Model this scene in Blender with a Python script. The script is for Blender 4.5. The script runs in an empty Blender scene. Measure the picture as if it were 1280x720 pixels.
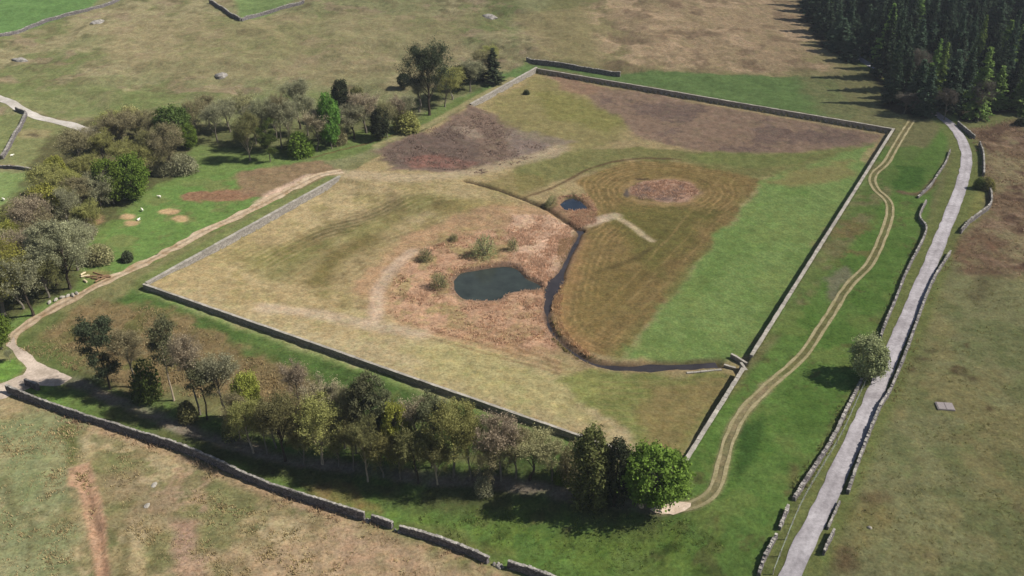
import bpy, math, random
import numpy as np

random.seed(7)
RNG = np.random.default_rng(7)
sc = bpy.context.scene
COL = sc.collection

# ------------------------------------------------------------------ camera
F, PITCH, CAMH = 1200.0, math.radians(30.0), 95.0
cam_d = bpy.data.cameras.new("camera")
cam_d.sensor_width = 36.0
cam_d.lens = 36.0 * F / 1280.0
cam_d.clip_start, cam_d.clip_end = 1.0, 8000.0
cam = bpy.data.objects.new("camera", cam_d)
COL.objects.link(cam)
cam.location = (0, 0, CAMH)
cam.rotation_euler = (math.pi / 2 - PITCH, 0, 0)
sc.camera = cam
CP, SP = math.cos(PITCH), math.sin(PITCH)


def plane(px, py, z=0.0):
    """ground point seen at pixel (px, py) of the 1280x720 photograph, on the level z"""
    px = np.asarray(px, float); py = np.asarray(py, float)
    u = (px - 640) / F; v = (360 - py) / F
    dz = -SP + v * CP
    t = (z - CAMH) / dz
    return u * t, (CP + v * SP) * t


def depth(x, y, z):
    return y * CP - (z - CAMH) * SP


def sstep(a, b, x):
    t = np.clip((x - a) / (b - a), 0, 1)
    return t * t * (3 - 2 * t)


# ------------------------------------------------------------------ noise
_T = np.random.default_rng(11).random((256, 256))


def vnoise(x, y, wl, seed=0):
    """smooth value noise in -1..1 with wavelength wl metres"""
    x = np.asarray(x, float) / wl + seed * 17.31; y = np.asarray(y, float) / wl + seed * 9.77
    xi = np.floor(x).astype(int); yi = np.floor(y).astype(int)
    fx = x - xi; fy = y - yi
    fx = fx * fx * (3 - 2 * fx); fy = fy * fy * (3 - 2 * fy)
    a = _T[xi & 255, yi & 255]; b = _T[(xi + 1) & 255, yi & 255]
    c = _T[xi & 255, (yi + 1) & 255]; d = _T[(xi + 1) & 255, (yi + 1) & 255]
    return 2 * ((a * (1 - fx) + b * fx) * (1 - fy) + (c * (1 - fx) + d * fx) * fy) - 1


def fbm(x, y, wl, oct=4, seed=0, gain=0.55):
    s = 0; a = 1; n = 0
    for k in range(oct):
        s = s + a * vnoise(0.8 * x + 0.6 * y, -0.6 * x + 0.8 * y, wl, seed + k) if k % 2 else s + a * vnoise(x, y, wl, seed + k)
        n += a; a *= gain; wl *= 0.5
    return s / n


# ------------------------------------------------------------------ 2-D distances
def seg_dist(x, y, P):
    """distance to the polyline P, and the parameter (length) along it"""
    P = np.asarray(P, float)
    best = np.full(np.shape(x), 1e9); par = np.zeros(np.shape(x)); L = 0
    for (ax, ay), (bx, by) in zip(P[:-1], P[1:]):
        dx, dy = bx - ax, by - ay
        l2 = dx * dx + dy * dy + 1e-9
        t = np.clip(((x - ax) * dx + (y - ay) * dy) / l2, 0, 1)
        d = np.hypot(x - ax - t * dx, y - ay - t * dy)
        m = d < best
        best = np.where(m, d, best); par = np.where(m, L + t * math.sqrt(l2), par)
        L += math.sqrt(l2)
    return best, par


def poly_sd(x, y, P):
    """signed distance to the polygon P, negative inside"""
    P = np.asarray(P, float)
    d, _ = seg_dist(x, y, np.vstack([P, P[:1]]))
    ins = np.zeros(np.shape(x), bool)
    n = len(P)
    for i in range(n):
        ax, ay = P[i]; bx, by = P[(i + 1) % n]
        if ay == by: continue
        c = ((ay > y) != (by > y)) & (x < (bx - ax) * (y - ay) / (by - ay) + ax)
        ins ^= c
    return np.where(ins, -d, d)


def smooth_line(P, n=4):
    """Catmull-Rom through the points"""
    P = np.asarray(P, float)
    Q = np.vstack([2 * P[0] - P[1], P, 2 * P[-1] - P[-2]])
    out = []
    for i in range(1, len(Q) - 2):
        p0, p1, p2, p3 = Q[i - 1:i + 3]
        for k in range(n):
            t = k / n
            out.append(0.5 * ((2 * p1) + (-p0 + p2) * t + (2 * p0 - 5 * p1 + 4 * p2 - p3) * t * t + (-p0 + 3 * p1 - 3 * p2 + p3) * t ** 3))
    out.append(P[-1])
    return np.array(out)


def resample(P, step):
    P = np.asarray(P, float)
    s = np.r_[0, np.cumsum(np.hypot(*np.diff(P, axis=0).T))]
    n = max(2, int(round(s[-1] / step)) + 1)
    q = np.linspace(0, s[-1], n)
    return np.c_[np.interp(q, s, P[:, 0]), np.interp(q, s, P[:, 1])]


def pl(pts, z=0.0):
    a = np.array(pts, float)
    return np.c_[plane(a[:, 0], a[:, 1], z)]


# ------------------------------------------------------------------ terrain
NL = pl([(180, 357)])[0]; NR = pl([(849, 590)])[0]
E1 = (NR - NL) / np.linalg.norm(NR - NL); E2 = np.array([-E1[1], E1[0]])
RU = float(np.linalg.norm(NR - NL)); RV = float((pl([(682, 88)])[0] - NL) @ E2)
RV1 = float((pl([(425, 222)])[0] - NL) @ E2); RV2 = float((pl([(592, 132)])[0] - NL) @ E2)
WATER = -1.85
POND = smooth_line(pl([(567, 352), (576, 342), (598, 338), (630, 333), (647, 337), (658, 348), (674, 356), (674, 363), (653, 364), (633, 368), (622, 376), (598, 377), (577, 373), (567, 362)], WATER), 3)
POND2 = pl([(699, 256), (706, 250), (716, 248), (727, 253), (737, 262), (720, 264), (706, 263)], WATER)
CHANNEL = smooth_line(pl([(727, 289), (721, 303), (711, 322), (700, 345), (691, 360), (685, 380), (684, 400), (690, 415), (705, 432), (728, 449), (750, 458), (785, 461), (840, 460), (896, 457)], WATER), 4)
DITCH = smooth_line(pl([(583, 230), (610, 237), (640, 247), (657, 252), (687, 263), (715, 281), (727, 289)], -1.3), 4)
ROAD = smooth_line(pl([(905, 915), (945, 818), (990, 718), (1024, 650), (1055, 583), (1088, 512), (1117, 442), (1147, 373), (1173, 310), (1190, 267), (1202, 232), (1206, 207), (1203, 190), (1196, 176), (1184, 162), (1165, 148), (1135, 122), (1105, 99), (1085, 88), (1070, 78), (1062, 66)], -2), 4)


def chan_w(par):
    return np.interp(par, [0, 8, 18, 24, 29, 38, 46, 56, 66, 90, 105], [0.3, 0.45, 0.5, 1.5, 1.3, 0.3, 0.2, 0.4, 1.05, 0.85, 0.5]) * (1 + 0.28 * vnoise(par, np.zeros(np.shape(par)), 3.1, 2))


def uv(x, y):
    dx = x - NL[0]; dy = y - NL[1]
    return dx * E1[0] + dy * E1[1], dx * E2[0] + dy * E2[1]


def hbase(x, y):
    x = np.asarray(x, float); y = np.asarray(y, float)
    u, v = uv(x, y); s = -v
    h = -4.2 * sstep(1, 25, s)
    win = sstep(-7, 0, u) * (1 - sstep(RU, RU + 7, u))
    h = h - 0.85 * sstep(-0.3, 0.3, s) * win
    ins = (u > 0) & (u < RU) & (v > 0) & (v < RV)
    dz = 0.25 + 1.1 * sstep(1, 22, v)
    soft = np.where((v > RV1) & (v < RV2), sstep(0, 14, u), 1.0)
    bank = sstep(RV1 - 6, RV1 + 3, v) * (1 - sstep(RV1 + 10, RV1 + 26, v)) * (1 - sstep(35, 60, u))
    h = np.where(ins, h - dz * soft * (1 - 0.85 * bank), h)
    # wet hollows of the old reservoir bed
    dp = np.minimum(poly_sd(x, y, POND), poly_sd(x, y, POND2))
    dc, par = seg_dist(x, y, CHANNEL)
    dp = np.minimum(dp, dc - chan_w(par))
    dd, _ = seg_dist(x, y, DITCH)
    h = h - 0.95 * (1 - sstep(-0.7, 0.7, dp)) - 0.6 * (1 - sstep(0.3, 1.1, dd))
    # rolling ground outside
    rd, _ = seg_dist(x, y, ROAD)
    calm = sstep(3, 16, rd) * np.where(ins, 0, 1) * sstep(0, 12, np.maximum(np.maximum(-u, u - RU), np.maximum(-v, v - RV)))
    hill = sstep(215, 290, y) * (1 - sstep(40, 120, x))
    amp = 0.35 + 1.6 * hill + 0.5 * sstep(60, 120, x)
    h = h + calm * (amp * fbm(x, y, 34, 3, 3) + 1.0 * hill * fbm(x, y, 10, 2, 13)) + calm * hill * 7 * sstep(270, 420, y)
    return h


def at(px, py):
    """point of the terrain seen at pixel (px, py)"""
    px = np.atleast_1d(np.asarray(px, float)); py = np.atleast_1d(np.asarray(py, float))
    z = np.zeros(px.shape)
    for k in range(14):
        x, y = plane(px, py, z)
        z = 0.45 * z + 0.55 * hbase(x, y)
    return x, y, hbase(x, y)


def at2(pts):
    a = np.array(pts, float)
    x, y, z = at(a[:, 0], a[:, 1])
    return np.c_[x, y]


# ------------------------------------------------------------------ objects
def link(o, parent=None):
    COL.objects.link(o)
    if parent is not None: o.parent = parent
    return o


def tag(o, label, cat, group=None, kind=None):
    o["label"] = label; o["category"] = cat
    if group: o["group"] = group
    if kind: o["kind"] = kind
    return o


def empty(name, loc, rz=0.0, scale=(1, 1, 1)):
    o = bpy.data.objects.new(name, None)
    o.empty_display_size = 0.5
    o.location = loc; o.rotation_euler = (0, 0, rz); o.scale = scale
    return link(o)


class MB:
    def __init__(s): s.v = []; s.f = []; s.t = []; s.n = 0
    def add(s, V, Fc, tint=1.0):
        V = np.asarray(V, float).reshape(-1, 3)
        s.v.append(V)
        s.f.extend([tuple(int(i) + s.n for i in f) for f in Fc])
        s.t.append(np.broadcast_to(np.asarray(tint, float), (len(V),)).copy())
        s.n += len(V)
    def quads(s, Q, tint):                    # Q (n,4,3), tint (n,)
        n = len(Q); s.v.append(Q.reshape(-1, 3))
        b = s.n + 4 * np.arange(n)
        s.f.extend(map(tuple, np.c_[b, b + 1, b + 2, b + 3].tolist())); s.t.append(np.repeat(tint, 4)); s.n += 4 * n
    def tris(s, Q, tint):
        n = len(Q); s.v.append(Q.reshape(-1, 3))
        b = s.n + 3 * np.arange(n)
        s.f.extend(map(tuple, np.c_[b, b + 1, b + 2].tolist())); s.t.append(np.repeat(tint, 3)); s.n += 3 * n
    def tube(s, P, R, sides=6, tint=1.0):
        P = np.asarray(P, float); R = np.asarray(R, float); n = len(P)
        T = np.gradient(P, axis=0); T /= np.linalg.norm(T, axis=1)[:, None] + 1e-9
        ref = np.where(np.abs(T[:, 2:3]) > 0.9, np.array([[1.0, 0, 0]]), np.array([[0, 0, 1.0]]))
        A = np.cross(T, ref); A /= np.linalg.norm(A, axis=1)[:, None] + 1e-9
        B = np.cross(T, A)
        an = 2 * math.pi * np.arange(sides) / sides
        V = P[:, None] + R[:, None, None] * (np.cos(an)[None, :, None] * A[:, None] + np.sin(an)[None, :, None] * B[:, None])
        fs = []
        for i in range(n - 1):
            for k in range(sides):
                k2 = (k + 1) % sides
                fs.append((i * sides + k, i * sides + k2, (i + 1) * sides + k2, (i + 1) * sides + k))
        fs.append(tuple(range(sides))[::-1]); fs.append(tuple((n - 1) * sides + k for k in range(sides)))
        s.add(V, fs, tint)
    def box(s, c, sx, sy, sz, ax=(1, 0), jit=0.0, tint=1.0, rng=None):
        """box centred at c with horizontal axis ax; jit roughens the corners"""
        ax = np.array([ax[0], ax[1], 0.0]); ax /= np.linalg.norm(ax); ay = np.array([-ax[1], ax[0], 0.0]); az = np.array([0, 0, 1.0])
        V = []
        for k in (-1, 1):
            for (i, j) in ((-1, -1), (1, -1), (1, 1), (-1, 1)):
                V.append(np.asarray(c) + i * sx / 2 * ax + j * sy / 2 * ay + k * sz / 2 * az)
        V = np.array(V)
        if jit: V = V + (rng or RNG).uniform(-jit, jit, V.shape)
        s.add(V, [(3, 2, 1, 0), (4, 5, 6, 7), (0, 1, 5, 4), (1, 2, 6, 5), (2, 3, 7, 6), (3, 0, 4, 7)], tint)
    def mesh(s, name, mat, smooth=False):
        me = bpy.data.meshes.new(name)
        me.from_pydata(np.vstack(s.v).tolist(), [], s.f)
        a = me.attributes.new("tint", "FLOAT", "POINT"); a.data.foreach_set("value", np.concatenate(s.t).astype(np.float32))
        if mat: me.materials.append(mat)
        if smooth: me.polygons.foreach_set("use_smooth", np.ones(len(me.polygons), bool))
        me.update(); return me
    def obj(s, name, mat, parent=None, smooth=False):
        return link(bpy.data.objects.new(name, s.mesh(name, mat, smooth)), parent)


# ------------------------------------------------------------------ materials
def lin(r, g, b, k=1.0):
    def c(v):
        v /= 255.0
        return v / 12.92 if v <= 0.04045 else ((v + 0.055) / 1.055) ** 2.4
    return np.array([c(r) * k, c(g) * k, c(b) * k])


GAIN = 0.92


def new_mat(name):
    m = bpy.data.materials.new(name); m.use_nodes = True
    nt = m.node_tree; nt.nodes.clear()
    out = nt.nodes.new("ShaderNodeOutputMaterial")
    return m, nt, nt.nodes.new, nt.links.new, out


def math_node(N, L, op, a, b):
    n = N("ShaderNodeMath"); n.operation = op
    for i, s in enumerate((a, b)):
        if s is None: continue
        if isinstance(s, (int, float)): n.inputs[i].default_value = s
        else: L(s, n.inputs[i])
    return n.outputs[0]


def maprange(N, L, val, a, b, c, d):
    n = N("ShaderNodeMapRange"); L(val, n.inputs[0])
    for i, v in zip((1, 2, 3, 4), (a, b, c, d)): n.inputs[i].default_value = v
    return n.outputs[0]


def scale_col(N, L, col, fac):
    n = N("ShaderNodeVectorMath"); n.operation = "SCALE"
    if hasattr(col, "links") or hasattr(col, "node"): L(col, n.inputs[0])
    else: n.inputs[0].default_value = tuple(col)[:3]
    L(fac, n.inputs[3]); return n.outputs[0]


def noise_node(N, L, vec, scale, detail=4, rough=0.6):
    n = N("ShaderNodeTexNoise"); n.inputs["Scale"].default_value = scale
    n.inputs["Detail"].default_value = detail; n.inputs["Roughness"].default_value = rough
    if vec is not None: L(vec, n.inputs["Vector"])
    return n.outputs[0]


def ground_mat():
    m, nt, N, L, out = new_mat("ground")
    at_ = N("ShaderNodeAttribute"); at_.attribute_name = "albedo"
    rg = N("ShaderNodeAttribute"); rg.attribute_name = "rough"
    geo = N("ShaderNodeTexCoord"); v = geo.outputs["Object"]
    n1 = noise_node(N, L, v, 0.22, 7, 0.68); n2 = noise_node(N, L, v, 2.2, 5, 0.7); n3 = noise_node(N, L, v, 0.6, 6, 0.65)
    f1 = maprange(N, L, n1, 0.3, 0.7, 0.84, 1.16)
    f2 = maprange(N, L, n2, 0.3, 0.7, 0.66, 1.34)
    f3 = maprange(N, L, n3, 0.3, 0.7, 0.76, 1.24)
    f = math_node(N, L, "MULTIPLY", math_node(N, L, "MULTIPLY", f1, f2), f3)
    col = scale_col(N, L, at_.outputs["Color"], f)
    # straw / moss hue drift
    n4 = noise_node(N, L, v, 0.9, 6, 0.7)
    mx = N("ShaderNodeMix"); mx.data_type = "RGBA"; mx.blend_type = "MULTIPLY"
    L(maprange(N, L, n4, 0.42, 0.68, 0.0, 0.8), mx.inputs[0]); L(col, mx.inputs[6]); mx.inputs[7].default_value = (1.14, 1.0, 0.92, 1)
    mx2 = N("ShaderNodeMix"); mx2.data_type = "RGBA"; mx2.blend_type = "MULTIPLY"
    n5 = noise_node(N, L, v, 0.35, 6, 0.7)
    L(maprange(N, L, n5, 0.5, 0.75, 0.0, 0.7), mx2.inputs[0]); L(mx.outputs[2], mx2.inputs[6]); mx2.inputs[7].default_value = (0.84, 1.0, 0.8, 1)
    # dark tussock flecks, only where the sward is rough
    n6 = noise_node(N, L, v, 1.5, 4, 0.75); mx3 = N("ShaderNodeMix"); mx3.data_type = "RGBA"; mx3.blend_type = "MULTIPLY"
    L(math_node(N, L, "MULTIPLY", maprange(N, L, n6, 0.54, 0.66, 0.0, 0.75), rg.outputs["Fac"]), mx3.inputs[0]); L(mx2.outputs[2], mx3.inputs[6]); mx3.inputs[7].default_value = (0.5, 0.48, 0.42, 1)
    mx2 = mx3
    b = N("ShaderNodeBsdfDiffuse"); b.inputs[1].default_value = 1.0; L(mx2.outputs[2], b.inputs[0])
    bp = N("ShaderNodeBump"); bp.inputs["Distance"].default_value = 0.16
    L(maprange(N, L, rg.outputs["Fac"], 0, 1, 0.2, 0.75), bp.inputs["Strength"])
    L(math_node(N, L, "ADD", n2, n4), bp.inputs["Height"]); L(bp.outputs[0], b.inputs["Normal"])
    L(b.outputs[0], out.inputs[0]); return m


def leaf_mat(name, rgb, transl=0.25, var=0.22):
    """foliage / twig material: colour x per-clump tint x per-tree variation"""
    m, nt, N, L, out = new_mat(name)
    a = N("ShaderNodeAttribute"); a.attribute_name = "tint"
    oi = N("ShaderNodeObjectInfo")
    f = math_node(N, L, "MULTIPLY", a.outputs["Fac"], maprange(N, L, oi.outputs["Random"], 0, 1, 1 - var, 1 + var))
    col = scale_col(N, L, lin(*rgb), f)
    hs = N("ShaderNodeHueSaturation"); L(col, hs.inputs["Color"])
    L(maprange(N, L, oi.outputs["Random"], 0, 1, 0.485, 0.515), hs.inputs["Hue"])
    d = N("ShaderNodeBsdfDiffuse"); t = N("ShaderNodeBsdfTranslucent"); mx = N("ShaderNodeMixShader")
    L(hs.outputs[0], d.inputs[0]); L(hs.outputs[0], t.inputs[0]); mx.inputs[0].default_value = transl
    L(d.outputs[0], mx.inputs[1]); L(t.outputs[0], mx.inputs[2]); L(mx.outputs[0], out.inputs[0]); return m


def bark_mat(name, rgb):
    m, nt, N, L, out = new_mat(name)
    geo = N("ShaderNodeTexCoord"); mp = N("ShaderNodeMapping"); mp.inputs["Scale"].default_value = (3, 3, 0.7)
    L(geo.outputs["Object"], mp.inputs[0])
    n = noise_node(N, L, mp.outputs[0], 2.0, 5, 0.7)
    d = N("ShaderNodeBsdfDiffuse"); L(scale_col(N, L, lin(*rgb), maprange(N, L, n, 0.3, 0.7, 0.55, 1.45)), d.inputs[0])
    bp = N("ShaderNodeBump"); bp.inputs["Strength"].default_value = 0.7; bp.inputs["Distance"].default_value = 0.05
    L(n, bp.inputs["Height"]); L(bp.outputs[0], d.inputs["Normal"]); L(d.outputs[0], out.inputs[0]); return m


def stone_mat(name, rgb, size=3.2, joint=0.35, var=0.45, lichen=(118, 116, 100)):
    m, nt, N, L, out = new_mat(name)
    geo = N("ShaderNodeTexCoord"); mp = N("ShaderNodeMapping"); mp.inputs["Scale"].default_value = (1, 1, 1.9)
    L(geo.outputs["Object"], mp.inputs[0])
    a = N("ShaderNodeAttribute"); a.attribute_name = "tint"
    vo = N("ShaderNodeTexVoronoi"); vo.inputs["Scale"].default_value = size; L(mp.outputs[0], vo.inputs["Vector"])
    ve = N("ShaderNodeTexVoronoi"); ve.feature = "DISTANCE_TO_EDGE"; ve.inputs["Scale"].default_value = size; L(mp.outputs[0], ve.inputs["Vector"])
    sp = N("ShaderNodeSeparateColor"); L(vo.outputs["Color"], sp.inputs[0])
    f = maprange(N, L, sp.outputs[0], 0, 1, 1 - var, 1 + var)
    j = maprange(N, L, ve.outputs[0], 0.0, 0.09, joint, 1.0)
    n = noise_node(N, L, geo.outputs["Object"], 5, 5, 0.7)
    f = math_node(N, L, "MULTIPLY", math_node(N, L, "MULTIPLY", f, j), maprange(N, L, n, 0.3, 0.7, 0.75, 1.25))
    f = math_node(N, L, "MULTIPLY", f, a.outputs["Fac"])
    col = scale_col(N, L, lin(*rgb), f)
    n2 = noise_node(N, L, geo.outputs["Object"], 0.8, 6, 0.75)
    mx = N("ShaderNodeMix"); mx.data_type = "RGBA"; L(maprange(N, L, n2, 0.52, 0.7, 0, 0.55), mx.inputs[0]); L(col, mx.inputs[6])
    L(scale_col(N, L, lin(*lichen), j), mx.inputs[7])
    d = N("ShaderNodeBsdfDiffuse"); L(mx.outputs[2], d.inputs[0])
    bp = N("ShaderNodeBump"); bp.inputs["Strength"].default_value = 0.5; bp.inputs["Distance"].default_value = 0.05
    L(math_node(N, L, "ADD", j, n), bp.inputs["Height"]); L(bp.outputs[0], d.inputs["Normal"]); L(d.outputs[0], out.inputs[0]); return m


def sheet_mat(name, rgb, rgb2, patch=0.25, fine=3.0, contrast=0.25):
    """road, track and gravel surfaces"""
    m, nt, N, L, out = new_mat(name)
    geo = N("ShaderNodeTexCoord"); v = geo.outputs["Object"]
    n1 = noise_node(N, L, v, patch, 6, 0.7); n2 = noise_node(N, L, v, fine, 4, 0.7)
    mx = N("ShaderNodeMix"); mx.data_type = "RGBA"; L(maprange(N, L, n1, 0.4, 0.62, 0, 1), mx.inputs[0])
    mx.inputs[6].default_value = (*lin(*rgb), 1); mx.inputs[7].default_value = (*lin(*rgb2), 1)
    a = N("ShaderNodeAttribute"); a.attribute_name = "tint"
    f = math_node(N, L, "MULTIPLY", maprange(N, L, n2, 0.3, 0.7, 1 - contrast, 1 + contrast), a.outputs["Fac"])
    d = N("ShaderNodeBsdfDiffuse"); L(scale_col(N, L, mx.outputs[2], f), d.inputs[0])
    bp = N("ShaderNodeBump"); bp.inputs["Strength"].default_value = 0.4; bp.inputs["Distance"].default_value = 0.03
    L(n2, bp.inputs["Height"]); L(bp.outputs[0], d.inputs["Normal"]); L(d.outputs[0], out.inputs[0]); return m


def water_mat(name, rgb, rough=0.06):
    m, nt, N, L, out = new_mat(name)
    p = N("ShaderNodeBsdfPrincipled"); geo = N("ShaderNodeTexCoord")
    n = noise_node(N, L, geo.outputs["Object"], 0.35, 5, 0.6)
    L(scale_col(N, L, lin(*rgb), maprange(N, L, n, 0.3, 0.7, 0.7, 1.35)), p.inputs["Base Color"])
    p.inputs["Roughness"].default_value = rough; p.inputs["IOR"].default_value = 1.33
    bp = N("ShaderNodeBump"); bp.inputs["Strength"].default_value = 0.08; bp.inputs["Distance"].default_value = 0.02
    L(noise_node(N, L, geo.outputs["Object"], 3, 3, 0.5), bp.inputs["Height"]); L(bp.outputs[0], p.inputs["Normal"])
    L(p.outputs[0], out.inputs[0]); return m


def plain_mat(name, rgb, rough=0.8, metal=0.0):
    m, nt, N, L, out = new_mat(name)
    p = N("ShaderNodeBsdfPrincipled"); geo = N("ShaderNodeTexCoord")
    n = noise_node(N, L, geo.outputs["Object"], 6, 4, 0.7)
    L(scale_col(N, L, lin(*rgb), maprange(N, L, n, 0.3, 0.7, 0.75, 1.25)), p.inputs["Base Color"])
    p.inputs["Roughness"].default_value = rough; p.inputs["Metallic"].default_value = metal
    L(p.outputs[0], out.inputs[0]); return m


# ------------------------------------------------------------------ the ground sheet
def axis(segs, lo, hi):
    out = [segs[0][0]]
    for a, b, d0, d1 in segs:
        p = a
        while p < b - 1e-6:
            d = d0 + (d1 - d0) * (p - a) / (b - a)
            p = min(b, p + d); out.append(p)
    out = np.array(out)
    far_lo = lo - np.geomspace(2, abs(lo) and 3200, 16); far_hi = hi + np.geomspace(2, 3200, 16)
    return np.r_[far_lo[::-1], out, far_hi]


XS = axis([(-275, -110, 0.75, 0.5), (-110, 150, 0.46, 0.46), (150, 290, 0.5, 0.8)], -275, 290)
YS = axis([(58, 135, 0.4, 0.46), (135, 250, 0.46, 0.7), (250, 420, 0.8, 1.2), (420, 540, 1.4, 2.5)], 58, 540)
GX, GY = np.meshgrid(XS, YS)
gx = GX.ravel(); gy = GY.ravel()
print("ground verts", gx.size)
HZ = hbase(gx, gy)

ALB = np.tile(lin(108, 106, 68), (gx.size, 1)) * GAIN
ROUGH = np.full(gx.size, 0.5)
WX = gx + 0; WY = gy + 0
NA = fbm(gx, gy, 9, 4, 21); NB = fbm(gx, gy, 9, 4, 31); NC = fbm(gx, gy, 3.2, 4, 41); ND = fbm(gx, gy, 22, 4, 51)
NM = fbm(gx, gy, 5.5, 5, 61, 0.65)


def _apply(idx, m, rgb, rough):
    col = lin(*rgb) * GAIN
    ALB[idx] += (col - ALB[idx]) * m[:, None]
    if rough is not None: ROUGH[idx] += (rough - ROUGH[idx]) * m


def _bbox(P, pad):
    lo = P.min(0) - pad; hi = P.max(0) + pad
    return np.nonzero((gx > lo[0]) & (gx < hi[0]) & (gy > lo[1]) & (gy < hi[1]))[0]


def paint(pts, rgb, feather=2.0, op=1.0, rough=None, warp=1.0, patchy=0.0, world=False):
    """tint the ground inside a polygon; warp frays the edge, patchy breaks the fill up"""
    P = np.asarray(pts, float) if world else at2(pts)
    if warp > 0.3: feather *= 0.65; warp *= 1.4
    idx = _bbox(P, feather * 2 + warp * 2)
    d = poly_sd(gx[idx] + warp * NA[idx] * 1.6, gy[idx] + warp * NB[idx] * 1.6, P) + warp * NC[idx]
    m = op * (1 - sstep(-feather, feather, d))
    if patchy: m = m * np.clip(1 - patchy + patchy * sstep(-0.35, 0.35, NM[idx]) * 1.6, 0, 1)
    _apply(idx, m, rgb, rough)


def stroke(pts, width, rgb, feather=0.5, op=1.0, rough=None, warp=0.3, patchy=0.0, off=0.0, smooth=True, world=False):
    P = np.asarray(pts, float) if world else at2(pts)
    if smooth: P = smooth_line(P, 5)
    if off:
        T = np.gradient(P, axis=0); T /= np.linalg.norm(T, axis=1)[:, None]
        P = P + off * np.c_[-T[:, 1], T[:, 0]]
    idx = _bbox(P, width + feather * 2 + warp * 2)
    d, _ = seg_dist(gx[idx] + warp * NA[idx], gy[idx] + warp * NB[idx], P)
    d = d + warp * NC[idx] * 0.6
    m = op * (1 - sstep(width / 2 - feather, width / 2 + feather, d))
    if patchy: m = m * np.clip(1 - patchy + patchy * sstep(-0.3, 0.3, NM[idx]) * 1.6, 0, 1)
    _apply(idx, m, rgb, rough)


def ell(cx, cy, rx, ry, n=20):
    a = np.linspace(0, 2 * math.pi, n, endpoint=False)
    return [(cx + rx * math.cos(t), cy + ry * math.sin(t)) for t in a]


def mottle(pts, rgb, wl, thr, op, seed, feather=4, soft=0.1):
    """patches of another plant cover inside a polygon"""
    P = at2(pts); idx = _bbox(P, feather * 2)
    d = poly_sd(gx[idx], gy[idx], P)
    n = fbm(gx[idx], gy[idx], wl, 5, seed, 0.62)
    m = op * (1 - sstep(-feather, feather, d)) * sstep(thr - soft, thr + soft, n)
    _apply(idx, m, rgb, None)


# --- far country
paint([(-200, 260), (-200, -30), (700, -30), (660, 75), (590, 130), (420, 215), (240, 205), (-60, 330)], (114, 114, 78), 4, 1, 0.9)
HILL = [(-200, 175), (-200, 10), (620, -25), (700, 70), (560, 110), (320, 120), (140, 150)]
mottle(HILL, (136, 126, 94), 30, 0.1, 0.75, 71)
mottle(HILL, (92, 102, 58), 24, 0.08, 0.75, 72)
mottle(HILL, (128, 112, 90), 9, 0.25, 0.7, 73)
mottle(HILL, (82, 78, 54), 5, 0.3, 0.6, 74)
mottle(HILL, (102, 94, 66), 3.5, 0.15, 0.5, 75)
paint([(130, 30), (330, 20), (600, 15), (560, 90), (400, 105), (240, 100), (140, 75)], (132, 121, 88), 9, 0.6, 1.0, 3, 0.4)
paint([(-50, 105), (60, 100), (240, 120), (420, 112), (440, 150), (200, 150), (60, 150)], (98, 108, 62), 6, 0.7, 0.4, 3, 0.3)
paint([(-120, -20), (150, -25), (105, 15), (0, 44), (-120, 80)], (84, 112, 60), 1.2, 1, 0.2, 0.3)
paint([(285, -25), (420, -25), (345, 16), (301, 27)], (96, 116, 66), 1.5, 0.9, 0.3, 0.3)
paint([(-100, 160), (30, 142), (4, 198), (-100, 210)], (100, 108, 64), 2, 0.8, 0.4)
paint([(34, 144), (110, 166), (100, 205), (40, 208), (4, 200)], (104, 108, 66), 2, 0.8, 0.5)
paint(ell(40, 168, 22, 6), (128, 118, 84), 2, 0.8, 0.8)
paint(ell(40, 170, 6, 2.5), (70, 60, 48), 0.8, 0.8, 1.0)
paint([(-60, 214), (45, 214), (60, 235), (30, 290), (-60, 320)], (100, 118, 66), 2, 0.9, 0.25)
paint([(-60, 262), (20, 258), (25, 290), (-40, 320)], (122, 122, 76), 3, 0.8, 0.3)
stroke([(-30, 208), (0, 208), (24, 210)], 2.2, (134, 104, 84), 0.4, 1, 0.6)
stroke([(24, 210), (50, 213)], 0.8, (48, 44, 34), 0.4, 0.9)
# --- top middle
paint([(640, 20), (1010, 10), (1060, 90), (1030, 100), (760, 92), (680, 70)], (128, 117, 82), 5, 0.8, 0.7, 2)
TOPM = [(730, 5), (1010, -30), (1040, 92), (760, 90)]
paint([(760, 10), (1000, -20), (1010, 88), (800, 84)], (146, 124, 98), 5, 0.75, 0.9, 3, 0.3)
mottle(TOPM, (110, 92, 72), 8, 0.2, 0.7, 81)
mottle(TOPM, (165, 142, 112), 12, 0.2, 0.6, 82)
paint([(560, 130), (655, 78), (760, 92), (1040, 96), (1070, 140), (1060, 158), (680, 86)], (84, 108, 58), 1.5, 0.9, 0.3, 1.0)
paint([(985, 84), (1080, 90), (1130, 130), (1110, 162), (1030, 152)], (108, 106, 70), 6, 0.8, 0.8, 1.5, 0.3)
# --- forest floor
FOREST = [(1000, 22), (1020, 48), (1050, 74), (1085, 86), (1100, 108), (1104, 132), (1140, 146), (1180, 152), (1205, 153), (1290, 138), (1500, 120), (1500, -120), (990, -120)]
paint(FOREST, (50, 46, 36), 3, 0.95, 1.0, 2)  # shade under the conifers is painted into this dark floor colour
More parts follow.
